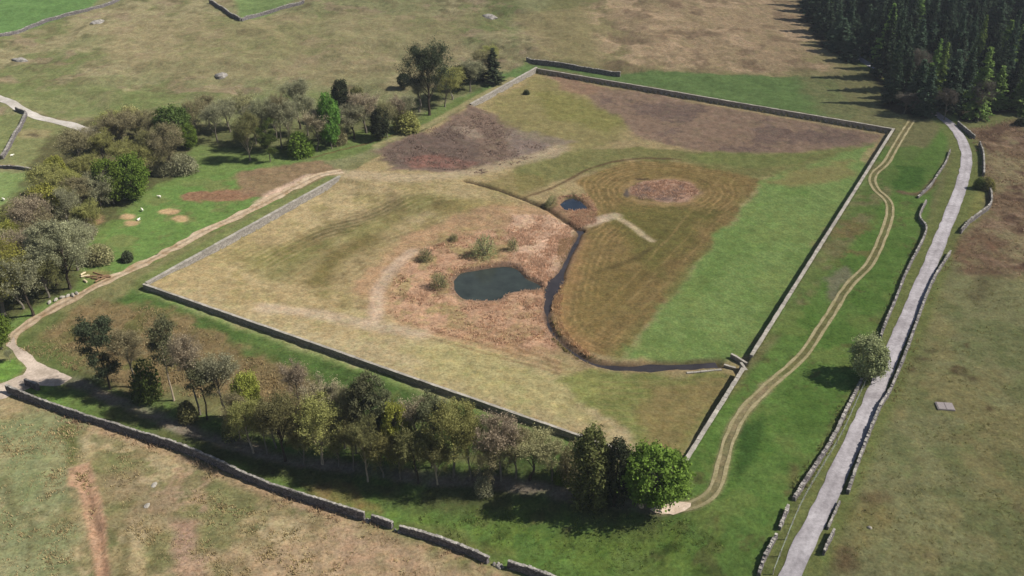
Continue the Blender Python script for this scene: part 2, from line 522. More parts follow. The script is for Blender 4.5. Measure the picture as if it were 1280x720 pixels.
# --- right moor and field
RF = [(1000, 900), (1042, 690), (1110, 505), (1165, 360), (1195, 310), (1245, 262), (1500, 260), (1700, 900)]
paint(RF, (121, 120, 80), 3, 1, 0.3, 1)
mottle(RF, (124, 116, 74), 20, 0.05, 0.7, 91)
mottle(RF, (102, 108, 66), 16, 0.12, 0.7, 92)
mottle(RF, (84, 76, 54), 5, 0.5, 0.5, 93, 3, 0.08)
MOOR = [(1208, 164), (1290, 140), (1500, 120), (1500, 330), (1270, 345), (1200, 338), (1192, 320), (1222, 280), (1242, 262), (1234, 225), (1228, 190)]
paint(MOOR, (120, 99, 76), 3, 0.95, 1.0, 1.5)
mottle(MOOR, (88, 68, 54), 6, 0.05, 0.85, 94, 4, 0.1)
mottle(MOOR, (146, 122, 98), 4, 0.22, 0.6, 97)
mottle(MOOR, (136, 126, 90), 12, 0.16, 0.75, 95)
paint([(1190, 300), (1225, 290), (1262, 312), (1255, 335), (1200, 335)], (102, 76, 58), 3, 0.75, 1, 1.5, 0.5)
paint([(1215, 330), (1250, 340), (1240, 385), (1215, 370)], (88, 78, 54), 3, 0.6, 0.9, 1.5, 0.6)
paint([(1206, 155), (1290, 130), (1300, 142), (1225, 160)], (108, 112, 66), 2, 0.85, 0.5)
paint([(1212, 185), (1227, 182), (1236, 262), (1200, 290), (1186, 290), (1204, 250), (1212, 215)], (122, 122, 66), 1.5, 0.95, 0.5, 0.8)
paint([(1060, 625), (1100, 615), (1110, 660), (1050, 690)], (122, 110, 66), 3, 0.6, 0.8, 1.5, 0.3)
paint(ell(1050, 690, 14, 14), (92, 72, 52), 1.5, 0.8, 1, 1, 0.3)
paint(ell(1095, 620, 22, 8), (92, 76, 54), 1.5, 0.7, 1, 1, 0.4)
for (cx, cy, rx, ry) in ((1154, 452, 10, 4), (1200, 467, 8, 5), (1212, 435, 6, 3), (1216, 477, 4, 2), (1237, 512, 4, 2), (1146, 464, 4, 3)):
    paint(ell(cx, cy, rx, ry), (78, 62, 44), 0.8, 0.8, 1, 0.8, 0.3)
# --- front field
FF = [(-150, 470), (10, 492), (110, 527), (247, 572), (320, 605), (455, 650), (612, 702), (800, 770), (800, 1000), (-300, 1000)]
paint(FF, (118, 108, 76), 1.0, 1, 0.85, 0.4)
mottle(FF, (148, 132, 98), 14, 0.0, 0.75, 101)
mottle(FF, (98, 102, 62), 13, 0.12, 0.7, 102)
mottle(FF, (156, 140, 108), 7, 0.2, 0.7, 103)
mottle(FF, (152, 124, 104), 9, 0.26, 0.6, 105)
mottle(FF, (92, 94, 58), 4.5, 0.26, 0.65, 106, 4, 0.1)
mottle(FF, (92, 84, 58), 5, 0.42, 0.45, 104)
paint([(-60, 520), (80, 515), (100, 560), (95, 640), (120, 740), (-60, 740)], (108, 116, 80), 4, 0.75, 0.6, 2.5, 0.3)
paint([(75, 535), (92, 530), (100, 580), (84, 582)], (78, 84, 42), 1.5, 0.9, 0.8, 0.8)
paint([(86, 587), (115, 579), (122, 607), (132, 650), (138, 730), (122, 730), (104, 640), (97, 612), (86, 610)], (154, 124, 98), 0.3, 1, 1.0, 0.2)
for pts_ in ([(8, 600), (22, 636), (40, 660), (30, 700)], [(150, 648), (156, 680), (150, 725)], [(178, 650), (190, 690), (186, 725)], [(165, 606), (120, 604)], [(215, 640), (240, 668), (262, 690)], [(0, 662), (40, 652), (62, 640)]):
    stroke(pts_, 1.1, (88, 84, 54), 0.6, 0.6, 1.0, 0.9, 0.4)
stroke([(110, 610), (118, 645), (130, 690), (132, 730)], 0.6, (104, 80, 62), 0.4, 0.9, 1.0, 0.5, 0.3)
paint([(90, 605), (103, 640), (118, 715), (112, 720), (96, 650)], (146, 132, 98), 0.6, 0.6, 0.6, 0.5)
paint([(150, 600), (200, 600), (215, 650), (160, 660)], (122, 108, 82), 3, 0.8, 0.9, 2, 0.2)
paint([(205, 655), (245, 645), (285, 690), (270, 730), (210, 730)], (150, 122, 104), 3, 0.8, 0.9, 2, 0.2)
paint([(300, 690), (420, 668), (560, 700), (600, 740), (280, 760)], (156, 132, 104), 4, 0.8, 0.8, 2, 0.2)
stroke([(120, 535), (200, 562), (260, 586), (325, 613), (385, 634), (460, 662), (540, 690), (612, 712), (700, 740)], 2.0, (148, 124, 96), 0.9, 0.85, 1.0, 0.8, 0.2)
# --- belt, lower green and the strip beside the road
paint([(0, 470), (120, 470), (330, 545), (640, 585), (760, 600), (850, 560), (960, 440), (1200, 130), (1150, 300), (1100, 420), (1040, 550), (940, 730), (900, 820), (700, 745), (612, 700), (457, 648), (320, 603), (180, 547), (43, 500)], (88, 114, 50), 1.0, 1, 0.4, 0.3)
GS = [(855, 570), (1100, 190), (1170, 190), (1150, 300), (1100, 420), (1040, 550), (940, 730), (640, 730), (470, 655), (560, 625), (760, 640)]
mottle(GS, (78, 106, 42), 11, 0.02, 0.75, 111)
mottle(GS, (104, 118, 58), 8, 0.2, 0.6, 112)
mottle(GS, (92, 88, 52), 4, 0.38, 0.6, 113, 2, 0.08)
mottle([(470, 640), (760, 645), (880, 660), (900, 720), (720, 730), (600, 700)], (96, 116, 46), 3, 0.0, 0.7, 114)
mottle([(470, 640), (760, 645), (880, 660), (900, 720), (720, 730), (600, 700)], (58, 74, 30), 2.4, 0.28, 0.8, 115)
paint([(380, 605), (440, 605), (480, 640), (440, 640), (390, 625)], (128, 100, 66), 1.5, 0.75, 1, 1, 0.4)
paint([(500, 652), (560, 655), (650, 700), (620, 705)], (98, 98, 56), 1.5, 0.6, 0.9)
paint([(1085, 190), (1180, 185), (1165, 245), (1120, 245)], (84, 108, 48), 2, 0.8, 0.4, 1.5)
paint([(1120, 205), (1158, 212), (1150, 240), (1126, 242)], (62, 92, 36), 1.5, 0.85, 0.5, 1)
stroke([(1125, 240), (1140, 243), (1155, 240), (1168, 225)], 1.8, (112, 88, 70), 0.6, 0.8, 1)
paint([(1036, 345), (1062, 332), (1068, 345), (1044, 375), (1034, 372)], (110, 106, 84), 1.2, 0.85, 0.5, 0.8)
paint([(925, 535), (950, 515), (955, 545), (925, 600), (912, 590)], (54, 82, 34), 1.5, 0.8, 0.5, 0.8)
paint([(985, 575), (1002, 580), (990, 620), (975, 625)], (98, 88, 56), 1.5, 0.7, 1, 1)
paint(ell(948, 485, 7, 5), (128, 118, 84), 0.8, 0.7, 0.3)
mottle([(1030, 285), (1090, 270), (1095, 320), (1050, 330)], (112, 96, 60), 2.5, 0.1, 0.7, 116, 3)
# --- verges of the road
stroke(ROAD, 7.5, (104, 112, 60), 1.0, 0.85, 0.45, 0.6, world=True, smooth=False)
# --- embankment below the near wall
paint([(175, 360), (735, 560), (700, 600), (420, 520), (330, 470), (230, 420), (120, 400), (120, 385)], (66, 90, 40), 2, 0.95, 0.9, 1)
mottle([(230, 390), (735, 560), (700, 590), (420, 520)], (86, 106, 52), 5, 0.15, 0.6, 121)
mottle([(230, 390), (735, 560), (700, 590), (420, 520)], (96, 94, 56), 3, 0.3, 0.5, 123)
paint([(24, 432), (66, 402), (130, 372), (205, 385), (300, 440), (400, 480), (440, 520), (360, 520), (280, 500), (180, 490), (90, 462), (45, 446)], (116, 99, 68), 2, 0.92, 1.0, 1.6)
mottle([(60, 405), (205, 385), (400, 480), (360, 520), (90, 465)], (88, 88, 48), 4, 0.18, 0.8, 122)
stroke([(28, 432), (60, 442), (90, 468)], 5, (78, 92, 46), 1.5, 0.8, 0.6)
stroke([(24, 428), (50, 410), (70, 398)], 4, (78, 92, 46), 1.5, 0.7, 0.6)
stroke([(182, 364), (300, 408), (450, 462), (600, 516), (728, 560)], 1.6, (98, 120, 60), 0.6, 0.8, 0.6)
# --- the dark leaf litter and path under the belt
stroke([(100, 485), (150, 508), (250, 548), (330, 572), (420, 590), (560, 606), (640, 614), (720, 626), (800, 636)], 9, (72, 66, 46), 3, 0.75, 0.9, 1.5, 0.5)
stroke([(90, 478), (150, 503), (250, 544), (330, 566), (420, 582), (560, 598), (640, 606), (720, 620), (800, 633), (835, 637)], 2.4, (124, 112, 100), 0.7, 0.75, 0.3, 0.7, 0.4)
paint([(-40, 455), (20, 448), (32, 462), (28, 468), (5, 478), (-40, 480)], (86, 118, 44), 1, 0.9, 0.4, 0.4)
# --- left field between wood and track
paint([(-80, 470), (-40, 380), (60, 300), (120, 240), (240, 200), (330, 192), (410, 205), (330, 258), (160, 340), (40, 402), (8, 425)], (88, 110, 52), 2, 0.9, 0.4, 1)
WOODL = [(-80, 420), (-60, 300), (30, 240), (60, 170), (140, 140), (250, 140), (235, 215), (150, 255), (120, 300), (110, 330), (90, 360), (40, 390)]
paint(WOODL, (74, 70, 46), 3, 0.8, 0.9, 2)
paint([(120, 300), (200, 235), (330, 205), (380, 225), (200, 320), (140, 345)], (88, 114, 54), 2, 0.9, 0.3, 1)
mottle([(120, 300), (200, 235), (330, 205), (380, 225), (200, 320), (140, 345)], (100, 104, 60), 5, 0.15, 0.7, 131)
paint(ell(272, 244, 42, 7.5), (126, 92, 72), 1.2, 0.9, 1.0, 1.2)
for (cx, cy, rx, ry) in ((158, 270, 8, 4), (162, 279, 10, 4.5), (212, 264, 13, 4), (228, 273, 8, 4)):
    paint(ell(cx, cy, rx, ry), (168, 138, 104), 0.8, 0.85, 0.3, 0.5)
paint(ell(115, 277, 10, 7), (128, 100, 74), 1.2, 0.7, 0.8)
paint(ell(120, 345, 22, 7), (128, 104, 72), 1.5, 0.7, 0.8, 1, 0.4)
paint([(300, 215), (400, 200), (425, 212), (400, 225), (340, 245), (300, 245)], (124, 100, 78), 1.5, 0.85, 0.8, 1)
stroke([(325, 252), (355, 236), (388, 221)], 3.2, (186, 160, 138), 0.9, 0.85, 0.6, 0.7)
stroke([(180, 352), (300, 286), (424, 218)], 4.2, (96, 108, 58), 0.8, 0.8, 0.5)
# --- the green ground of the middle wood
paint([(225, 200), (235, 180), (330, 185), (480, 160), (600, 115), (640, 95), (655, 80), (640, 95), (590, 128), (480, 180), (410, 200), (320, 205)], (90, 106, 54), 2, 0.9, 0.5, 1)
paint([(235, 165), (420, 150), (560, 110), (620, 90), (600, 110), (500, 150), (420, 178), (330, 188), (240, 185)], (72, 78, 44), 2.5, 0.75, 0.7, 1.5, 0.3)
stroke([(390, 197), (430, 186), (475, 174), (520, 160)], 0.7, (92, 74, 48), 0.3, 0.9)
stroke([(470, 182), (530, 158), (590, 126), (640, 98)], 2.2, (140, 130, 92), 0.6, 0.8, 0.3)
# --- reservoir bed
def uvp(*p):
    return [tuple(NL + E1 * a + E2 * b) for a, b in p]


paint(uvp((0.2, 0.2), (RU - 0.2, 0.2), (RU - 0.2, RV - 0.2), (0.2, RV - 0.2)), (146, 130, 92), 0.4, 1, 0.55, 0.0, world=True)
BED = [(185, 357), (425, 225), (560, 232), (600, 240), (640, 262), (700, 480), (840, 580), (728, 545)]
mottle(BED, (158, 142, 104), 14, 0.05, 0.7, 141)
mottle(BED, (126, 116, 72), 11, 0.15, 0.6, 142)
stroke([(330, 330), (400, 298), (460, 284), (520, 254), (580, 258)], 8, (104, 104, 54), 3, 0.85, 0.6, 2, 0.2)
stroke([(395, 300), (440, 276), (490, 258)], 6, (94, 84, 58), 2.5, 0.85, 0.7, 1, 0.2)
stroke([(395, 352), (420, 322), (460, 300)], 5, (100, 92, 50), 2.2, 0.85, 0.6, 1)
stroke([(345, 345), (400, 310)], 6, (100, 100, 56), 3, 0.75, 0.6, 1)
stroke([(560, 262), (600, 255), (640, 262)], 7, (138, 124, 78), 3, 0.7, 0.7, 1)
for o in np.arange(-15, 16, 1.6):
    stroke([(330, 345), (400, 305), (470, 285), (530, 258), (580, 250)], 0.6, (112, 98, 62) if int(o * 5) % 2 else (166, 148, 106), 0.3, 0.45, None, 0.8, 0.75, off=o)
mottle([(300, 330), (440, 240), (560, 240), (640, 262), (500, 330), (470, 400), (330, 380)], (112, 98, 64), 3.5, 0.2, 0.5, 146)
paint([(188, 362), (430, 420), (560, 420), (700, 470), (800, 520), (840, 585), (728, 548)], (158, 144, 108), 4, 0.85, 0.5, 1.5)
paint([(500, 430), (600, 430), (700, 480), (760, 540), (700, 530), (560, 480)], (150, 142, 92), 4, 0.7, 0.5, 1.5)
paint([(430, 360), (500, 300), (570, 268), (650, 255), (690, 262), (716, 288), (716, 312), (690, 355), (684, 400), (700, 440), (640, 450), (580, 432), (500, 410), (455, 392)], (158, 128, 96), 2.5, 0.85, 0.9, 1.4)
paint([(487, 392), (492, 350), (530, 312), (580, 292), (640, 285), (700, 280), (716, 300), (692, 352), (684, 402), (695, 432), (640, 440), (580, 424), (510, 405)], (170, 136, 108), 1.5, 0.85, 1.0, 1.0)
mottle([(487, 392), (492, 350), (560, 295), (700, 280), (716, 300), (692, 352), (684, 402), (640, 440), (510, 405)], (140, 104, 78), 4, 0.18, 0.6, 143, 2)
paint([(640, 268), (684, 268), (714, 286), (714, 303), (697, 338), (680, 352), (660, 346), (646, 326), (634, 300)], (184, 154, 128), 1.0, 0.9, 0.9, 0.7)
stroke([(516, 315), (490, 338), (472, 367), (467, 402)], 3.0, (170, 148, 124), 0.9, 0.9, 0.3, 0.7)
stroke([(330, 385), (400, 394), (467, 408), (530, 418)], 3.5, (168, 150, 126), 1.2, 0.7, 0.3, 0.7)
paint(ell(600, 320, 30, 8), (132, 122, 78), 1.5, 0.7, 0.8, 1)
mottle([(487, 392), (492, 350), (560, 285), (640, 285), (640, 330), (580, 335), (566, 352), (575, 376), (600, 410), (510, 405)], (138, 126, 82), 4, 0.1, 0.7, 147, 2)
mottle([(600, 385), (690, 375), (700, 440), (640, 445), (580, 424)], (142, 122, 82), 5, 0.12, 0.6, 148, 2)
# swirl lines of the dry margin
for k in range(6):
    stroke([(560 - 6 * k, 400 + 4 * k), (610, 418 + 5 * k), (660, 436 + 4 * k), (700, 452 + 3 * k)], 0.5, (112, 82, 58) if k % 2 else (170, 138, 104), 0.3, 0.6, None, 0.3)
# right half: the brown mown meadow with its contour lines
MEAD = [(722, 292), (702, 340), (695, 362), (692, 400), (705, 425), (728, 440), (773, 447), (827, 387), (890, 310), (952, 225), (927, 214), (853, 203), (807, 200), (767, 205), (723, 227), (742, 262), (738, 275)]
paint(MEAD, (116, 99, 60), 1.0, 1, 0.6, 0.6)
MP = at2(MEAD); ii = _bbox(MP, 4)
md = poly_sd(gx[ii], gy[ii], MP)
bog = at2(ell(828, 239, 50, 18)); bd = poly_sd(gx[ii], gy[ii], bog)
bank = smooth_line(at2([(750, 449), (728, 440), (705, 425), (692, 400), (695, 362), (702, 340), (722, 292), (740, 276), (738, 262), (723, 227), (767, 205), (807, 200), (853, 203), (930, 215)]), 4)
dist = np.minimum(seg_dist(gx[ii], gy[ii], bank)[0], bd + 1.0)
lines = sstep(0.35, 0.85, np.sin(2 * math.pi * (dist + 0.22 * NC[ii] + 0.4 * NA[ii]) / 1.35)) * sstep(-0.5, 0.25, NM[ii] + 0.15)
_apply(ii, np.clip(lines * (1 - sstep(0, 1, md)) * (1 - 0.85 * sstep(8, 13, dist)) * sstep(-1, 0.5, bd), 0, 1) * 0.62, (158, 130, 82), None)
paint([(722, 292), (702, 340), (695, 362), (692, 400), (705, 425), (728, 440), (750, 440), (725, 415), (712, 390), (718, 350), (738, 300)], (150, 118, 76), 2, 0.6, 0.7, 0.8, 0.3)
paint([(760, 262), (800, 262), (880, 258), (900, 262), (860, 310), (820, 345), (800, 330), (790, 300), (770, 282)], (94, 92, 46), 4, 0.75, 0.5, 1.5)
paint([(735, 330), (790, 318), (810, 350), (780, 400), (735, 420), (722, 380)], (112, 98, 54), 4, 0.6, 0.5, 1.5, 0.3)
paint([(780, 210), (853, 206), (940, 222), (930, 240), (880, 228), (800, 225)], (116, 100, 58), 3, 0.6, 0.5, 1)
paint(ell(828, 240, 50, 19), (146, 122, 82), 1.5, 0.8, 0.5, 0.8)
paint(ell(828, 239, 45, 15), (94, 84, 50), 1.0, 0.7, 0.5, 0.6)
paint(ell(830, 239, 42, 14), (166, 134, 112), 1.2, 0.9, 1.0, 1.0)
mottle(ell(830, 239, 40, 13), (96, 80, 74), 5, 0.15, 0.8, 145, 1)
paint(ell(787, 243, 5, 6), (74, 70, 72), 0.8, 0.8, 0.5)
paint(ell(812, 224, 18, 1.6), (60, 48, 40), 0.5, 0.8, 1)
stroke([(732, 281), (752, 275), (768, 270)], 3.0, (182, 162, 138), 0.8, 0.9, 0.6, 0.7, 0.3)
stroke([(768, 270), (790, 283), (804, 294), (817, 301)], 1.4, (180, 162, 130), 0.5, 0.85, 0.5, 0.5, 0.35)
stroke([(745, 340), (790, 325), (815, 310)], 1.2, (84, 74, 44), 0.6, 0.7, 0.6, 0.6)
# long straight tractor lines along the edge of the lawn
for k, o in enumerate(np.arange(1.0, 12, 1.7)):
    stroke([(778, 440), (827, 384), (890, 307), (950, 228)], 0.36, (160, 134, 88) if k % 2 else (84, 76, 44), 0.25, 0.36, None, 0.5, 0.6, off=o, smooth=False)
# lawn
LAWN = [(772, 448), (827, 386), (890, 309), (952, 226), (1000, 205), (1092, 178), (1082, 222), (1010, 332), (936, 447), (900, 452), (840, 450)]
paint(LAWN, (104, 127, 66), 1.6, 1, 0.12, 1.3)
li = _bbox(at2(LAWN), 3); lu, lv = uv(gx[li], gy[li]); ld = poly_sd(gx[li], gy[li], at2(LAWN))
st = np.sin(2 * math.pi * (0.55 * lu + 0.83 * lv) / 1.5 + 0.6 * NC[li])
_apply(li, (1 - sstep(-1, 1, ld)) * np.clip(0.22 + 0.22 * st, 0, 1), (124, 138, 76), None)
mottle(LAWN, (94, 118, 56), 16, 0.1, 0.6, 151)
mottle(LAWN, (112, 126, 66), 9, 0.2, 0.5, 152)
paint([(960, 228), (1010, 206), (1072, 200), (1060, 222), (1000, 234)], (128, 116, 72), 3, 0.75, 0.2, 1.5)
# near right corner
paint([(744, 466), (900, 466), (925, 470), (850, 585), (800, 558), (740, 510), (690, 478)], (108, 114, 60), 2, 0.95, 0.35, 1)
paint([(800, 480), (912, 474), (870, 545), (848, 580), (815, 560)], (126, 112, 70), 3, 0.85, 0.4, 1.2)
paint([(700, 470), (760, 470), (770, 500), (720, 505)], (128, 128, 72), 3, 0.7, 0.5, 1.2)
for k in range(9):
    stroke([(750, 478 + 7 * k), (830, 476 + 8 * k), (915 - 7 * k, 474 + 9 * k)], 0.5, (132, 116, 76), 0.3, 0.45, None, 0.4, 0.3)
# upper bed
UB = uvp((0.4, RV1 + 24), (45, RV1 + 12), (RU - 0.5, RV1 + 14), (RU - 0.5, RV - 0.4), (0.4, RV - 0.4))
paint([(470, 190), (590, 133), (640, 152), (720, 180), (690, 192), (600, 220), (500, 212)], (112, 94, 82), 2, 0.95, 0.9, 1.5)
paint([(470, 200), (520, 170), (565, 155), (600, 180), (600, 212), (540, 215)], (94, 80, 72), 2, 0.8, 1, 1.5, 0.2)
paint([(505, 198), (540, 192), (600, 204), (590, 212), (520, 210)], (126, 88, 76), 1.5, 0.7, 1, 1, 0.3)
paint([(560, 158), (592, 160), (610, 172), (580, 172)], (148, 132, 114), 1.2, 0.6, 0.6, 1)
paint([(600, 135), (672, 92), (740, 130), (790, 160), (760, 185), (690, 185), (640, 160)], (126, 118, 74), 3, 0.9, 0.6, 1.5)
paint([(672, 115), (740, 125), (790, 150), (760, 165), (690, 150)], (116, 114, 60), 3, 0.7, 0.6, 1.5)
paint([(682, 95), (1105, 170), (1080, 184), (1000, 192), (880, 190), (800, 170), (740, 125)], (122, 101, 86), 2, 0.9, 0.7, 1)
mottle([(700, 100), (1100, 170), (1000, 192), (860, 190), (760, 140)], (100, 84, 76), 10, 0.05, 0.7, 161)
paint([(690, 92), (760, 106), (740, 120), (700, 114)], (132, 106, 84), 1.5, 0.8, 0.6, 0.8)
paint([(640, 205), (690, 190), (800, 182), (960, 195), (1080, 184), (1010, 206), (952, 224), (853, 203), (780, 200), (700, 230), (650, 240)], (108, 108, 62), 2, 0.9, 0.6, 1)
paint([(850, 190), (1000, 193), (1080, 180), (1000, 205), (940, 212), (870, 202)], (104, 112, 60), 2, 0.8, 0.4, 1)
paint([(640, 160), (720, 178), (690, 195), (640, 200)], (124, 110, 100), 2, 0.7, 0.5, 1)
stroke([(425, 216), (480, 221), (540, 221), (600, 214), (660, 199), (700, 186)], 5.0, (156, 140, 110), 1.6, 0.85, 0.35, 1.0)
stroke([(655, 249), (707, 228), (740, 210), (790, 199), (850, 199)], 1.0, (88, 68, 48), 0.4, 0.85, 0.8, 0.5)
paint([(590, 232), (640, 215), (700, 225), (660, 248), (630, 245)], (116, 106, 64), 2, 0.7, 0.7, 1)
paint([(686, 256), (700, 245), (735, 245), (745, 262), (745, 280), (722, 288), (690, 265)], (140, 108, 84), 1.2, 0.8, 1, 0.7)
paint([(702, 250), (716, 240), (730, 250)], (84, 74, 52), 0.8, 0.8, 1, 0.6)
RT0 = smooth_line(at2([(826, 637), (846, 635), (870, 629), (889, 617), (899, 597), (905, 572), (913, 545), (931, 513), (963, 480), (1001, 447), (1020, 420), (1040, 390), (1060, 358), (1087, 330), (1103, 297), (1112, 270), (1110, 251), (1094, 235), (1092, 219), (1108, 203), (1117, 187), (1126, 172), (1140, 150)]), 5)
stroke(RT0, 1.5, (112, 102, 68), 0.4, 0.75, 0.3, 0.15, 0.2, world=True, smooth=False)
stroke(RT0[:42], 2.2, (146, 130, 100), 0.4, 0.6, 0.3, 0.2, 0.3, world=True, smooth=False)
# tilled mud beside the channel
stroke(CHANNEL, 3.0, (118, 94, 76), 0.8, 0.7, 0.8, 0.5, 0.2, world=True, smooth=False)
stroke(CHANNEL, 1.3, (70, 60, 54), 0.5, 0.85, 0.5, 0.2, world=True, smooth=False)
stroke(DITCH, 1.5, (60, 48, 38), 0.5, 0.9, 0.8, 0.3, world=True, smooth=False)
dpo = poly_sd(gx, gy, POND); k_ = np.nonzero(dpo < 4)[0]
_apply(k_, 0.8 * (1 - sstep(0.3, 1.8, dpo[k_] + NC[k_])), (104, 84, 70), 0.6)

# tussocks: real relief where the sward is rough
t1 = fbm(gx, gy, 2.6, 3, 171, 0.6); t2 = 1 - 2 * np.abs(vnoise(gx, gy, 1.5, 181))
rdd, _ = seg_dist(gx, gy, ROAD)
calm = sstep(2.2, 4.0, rdd)
REL = ROUGH * calm * (0.3 * t1 + 0.1 * t2)
RIGHT_TRACK = smooth_line(at2([(826, 637), (846, 635), (870, 629), (889, 617), (899, 597), (905, 572), (913, 545), (931, 513), (963, 480), (1001, 447), (1020, 420), (1040, 390), (1060, 358), (1087, 330), (1103, 297), (1112, 270), (1110, 251), (1094, 235), (1092, 219), (1108, 203), (1117, 187), (1126, 172), (1140, 150)]), 5)
LEFT_TRACK = smooth_line(at2([(14, 432), (18, 417), (42, 400), (70, 384), (108, 364), (160, 339), (207, 315), (250, 292), (320, 259), (370, 233), (400, 219), (428, 214)]), 5)
FIELD_LANE = smooth_line(at2([(-90, 85), (-40, 106), (0, 123), (35, 141), (70, 152), (105, 162), (122, 168)]), 4)
for P_, w_ in ((RIGHT_TRACK, 2.4), (LEFT_TRACK, 3.2), (FIELD_LANE, 2.6)):
    q = _bbox(P_, 6); dq, _ = seg_dist(gx[q], gy[q], P_); REL[q] *= sstep(w_ * 0.6, w_ * 0.6 + 1.5, dq)
# grassy ruts beside the tracks
APRON = [(8, 432), (16, 420), (21, 433), (47, 450), (72, 463), (92, 473), (70, 483), (44, 483), (8, 498), (-30, 500), (-30, 488), (2, 480), (28, 468), (33, 460), (20, 444)]
q = _bbox(at2(APRON), 2); REL[q] *= sstep(0, 1.5, poly_sd(gx[q], gy[q], at2(APRON)))
HZ2 = HZ + REL
for P_, w_ in ((ROAD, 1.7), (RIGHT_TRACK, 1.6), (LEFT_TRACK, 1.9), (FIELD_LANE, 1.6)):
    q = _bbox(P_, 4); dq, _ = seg_dist(gx[q], gy[q], P_); HZ2[q] -= 0.05 * (1 - sstep(w_, w_ + 0.5, dq))

LUM = ALB @ np.array([.25, .65, .1]); ALB = ALB + (LUM[:, None] - ALB) * 0.08
TR = at2([(86, 587), (115, 579), (122, 607), (132, 650), (138, 730), (122, 730), (104, 640), (97, 612), (86, 610)]); q = _bbox(TR, 3); dq = poly_sd(gx[q], gy[q], TR)
HZ2[q] += 0.28 * np.exp(-((dq) / 0.45) ** 2) - 0.35 * (1 - sstep(-1.6, -0.5, dq)) + 0.12 * NC[q] * (1 - sstep(-.5, .5, dq))
me = bpy.data.meshes.new("ground")
ny, nx = GX.shape
me.vertices.add(gx.size); me.vertices.foreach_set("co", np.c_[gx, gy, HZ2].astype(np.float32).ravel())
I = np.arange(gx.size).reshape(ny, nx)
Q = np.stack([I[:-1, :-1], I[:-1, 1:], I[1:, 1:], I[1:, :-1]], -1).reshape(-1, 4)
me.loops.add(Q.size); me.loops.foreach_set("vertex_index", Q.ravel().astype(np.int32))
me.polygons.add(len(Q)); me.polygons.foreach_set("loop_start", (4 * np.arange(len(Q))).astype(np.int32))
me.polygons.foreach_set("loop_total", np.full(len(Q), 4, np.int32))
me.update(); me.polygons.foreach_set("use_smooth", np.ones(len(Q), bool))
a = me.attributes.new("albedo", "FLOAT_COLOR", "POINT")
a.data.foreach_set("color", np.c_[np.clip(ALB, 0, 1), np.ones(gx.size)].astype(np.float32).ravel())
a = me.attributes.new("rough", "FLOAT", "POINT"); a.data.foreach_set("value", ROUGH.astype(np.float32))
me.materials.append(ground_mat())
ground = link(bpy.data.objects.new("ground", me))
tag(ground, "grassy valley ground with the dry bed of an old reservoir", "ground", kind="structure")


# ------------------------------------------------------------------ roads, tracks, water
def ribbon(name, P, half, mat, lift, label, cat="road", step=0.8, cross=(-1, -0.5, 0, 0.5, 1), fray=0.0, wfun=None, off=0.0, tints=None):
    P = resample(P, step)
    T = np.gradient(P, axis=0); T /= np.linalg.norm(T, axis=1)[:, None]; Nn = np.c_[-T[:, 1], T[:, 0]]
    mb = MB(); V = []; tt = []
    s = np.arange(len(P)) * step
    for k, c in enumerate(cross):
        w = (half if wfun is None else wfun(s)) * c
        w = w + (fray * vnoise(s, s * 0 + 7 * c, 2.2, 5) if abs(c) == 1 else 0)
        X = P + Nn * (np.asarray(w) + off)[:, None] if np.ndim(w) else P + Nn * (w + off)
        V.append(np.c_[X, hbase(X[:, 0], X[:, 1]) + lift])
        tt.append(np.full(len(P), 1.0 if tints is None else tints[k]))
    n, m = len(P), len(cross)
    V = np.stack(V, 1).reshape(-1, 3)
    fs = [(i * m + k + 1, i * m + k, (i + 1) * m + k, (i + 1) * m + k + 1) for i in range(n - 1) for k in range(m - 1)]
    mb.add(V, fs, np.stack(tt, 1).ravel())
    o = mb.obj(name, mat, smooth=True)
    return tag(o, label, cat, kind="structure")


M_ROAD = sheet_mat("worn_asphalt", (158, 152, 152), (130, 124, 124), 0.16, 1.6, 0.2)
M_RUT = sheet_mat("rut_stone", (140, 130, 100), (120, 112, 80), 0.4, 2.5, 0.22)
M_TRACK = sheet_mat("earth_track", (170, 152, 128), (140, 118, 90), 0.35, 1.8, 0.28)
M_LANE = sheet_mat("pale_lane", (186, 178, 168), (160, 152, 140), 0.2, 2.0, 0.15)
M_APRON = sheet_mat("gravel_apron", (176, 160, 144), (146, 132, 116), 0.3, 2.5, 0.2)
ribbon("road", ROAD, 1.36, M_ROAD, 0.03, "grey single lane road running up the right side", cross=(-1, -.8, -.55, -.3, 0, .3, .55, .8, 1), fray=0.14,
       tints=(0.86, 0.96, 1.06, 1.02, 0.92, 1.02, 1.06, 0.96, 0.86))
ribbon("track_wheel_rut", RIGHT_TRACK, 0.27, M_RUT, 0.02, "left pale wheel rut of the winding grass track", "track", fray=0.1, off=0.68, step=0.6)
ribbon("track_wheel_rut", RIGHT_TRACK, 0.27, M_RUT, 0.02, "right pale wheel rut of the winding grass track", "track", fray=0.1, off=-0.68, step=0.6)
ribbon("earth_track", LEFT_TRACK, 1.35, M_TRACK, 0.02, "brown earth track along the left side of the reservoir", "track", cross=(-1, -.7, -.4, 0, .4, .7, 1), fray=0.5,
       tints=(0.9, 1.15, 1.05, 0.7, 1.05, 1.15, 0.9), wfun=lambda s: np.interp(s, [0, 30, 110, 150, 190], [1.1, 1.25, 1.5, 1.9, 2.2]))
ribbon("farm_lane", FIELD_LANE, 1.5, M_LANE, 0.03, "pale farm lane crossing the far left pasture", fray=0.15)


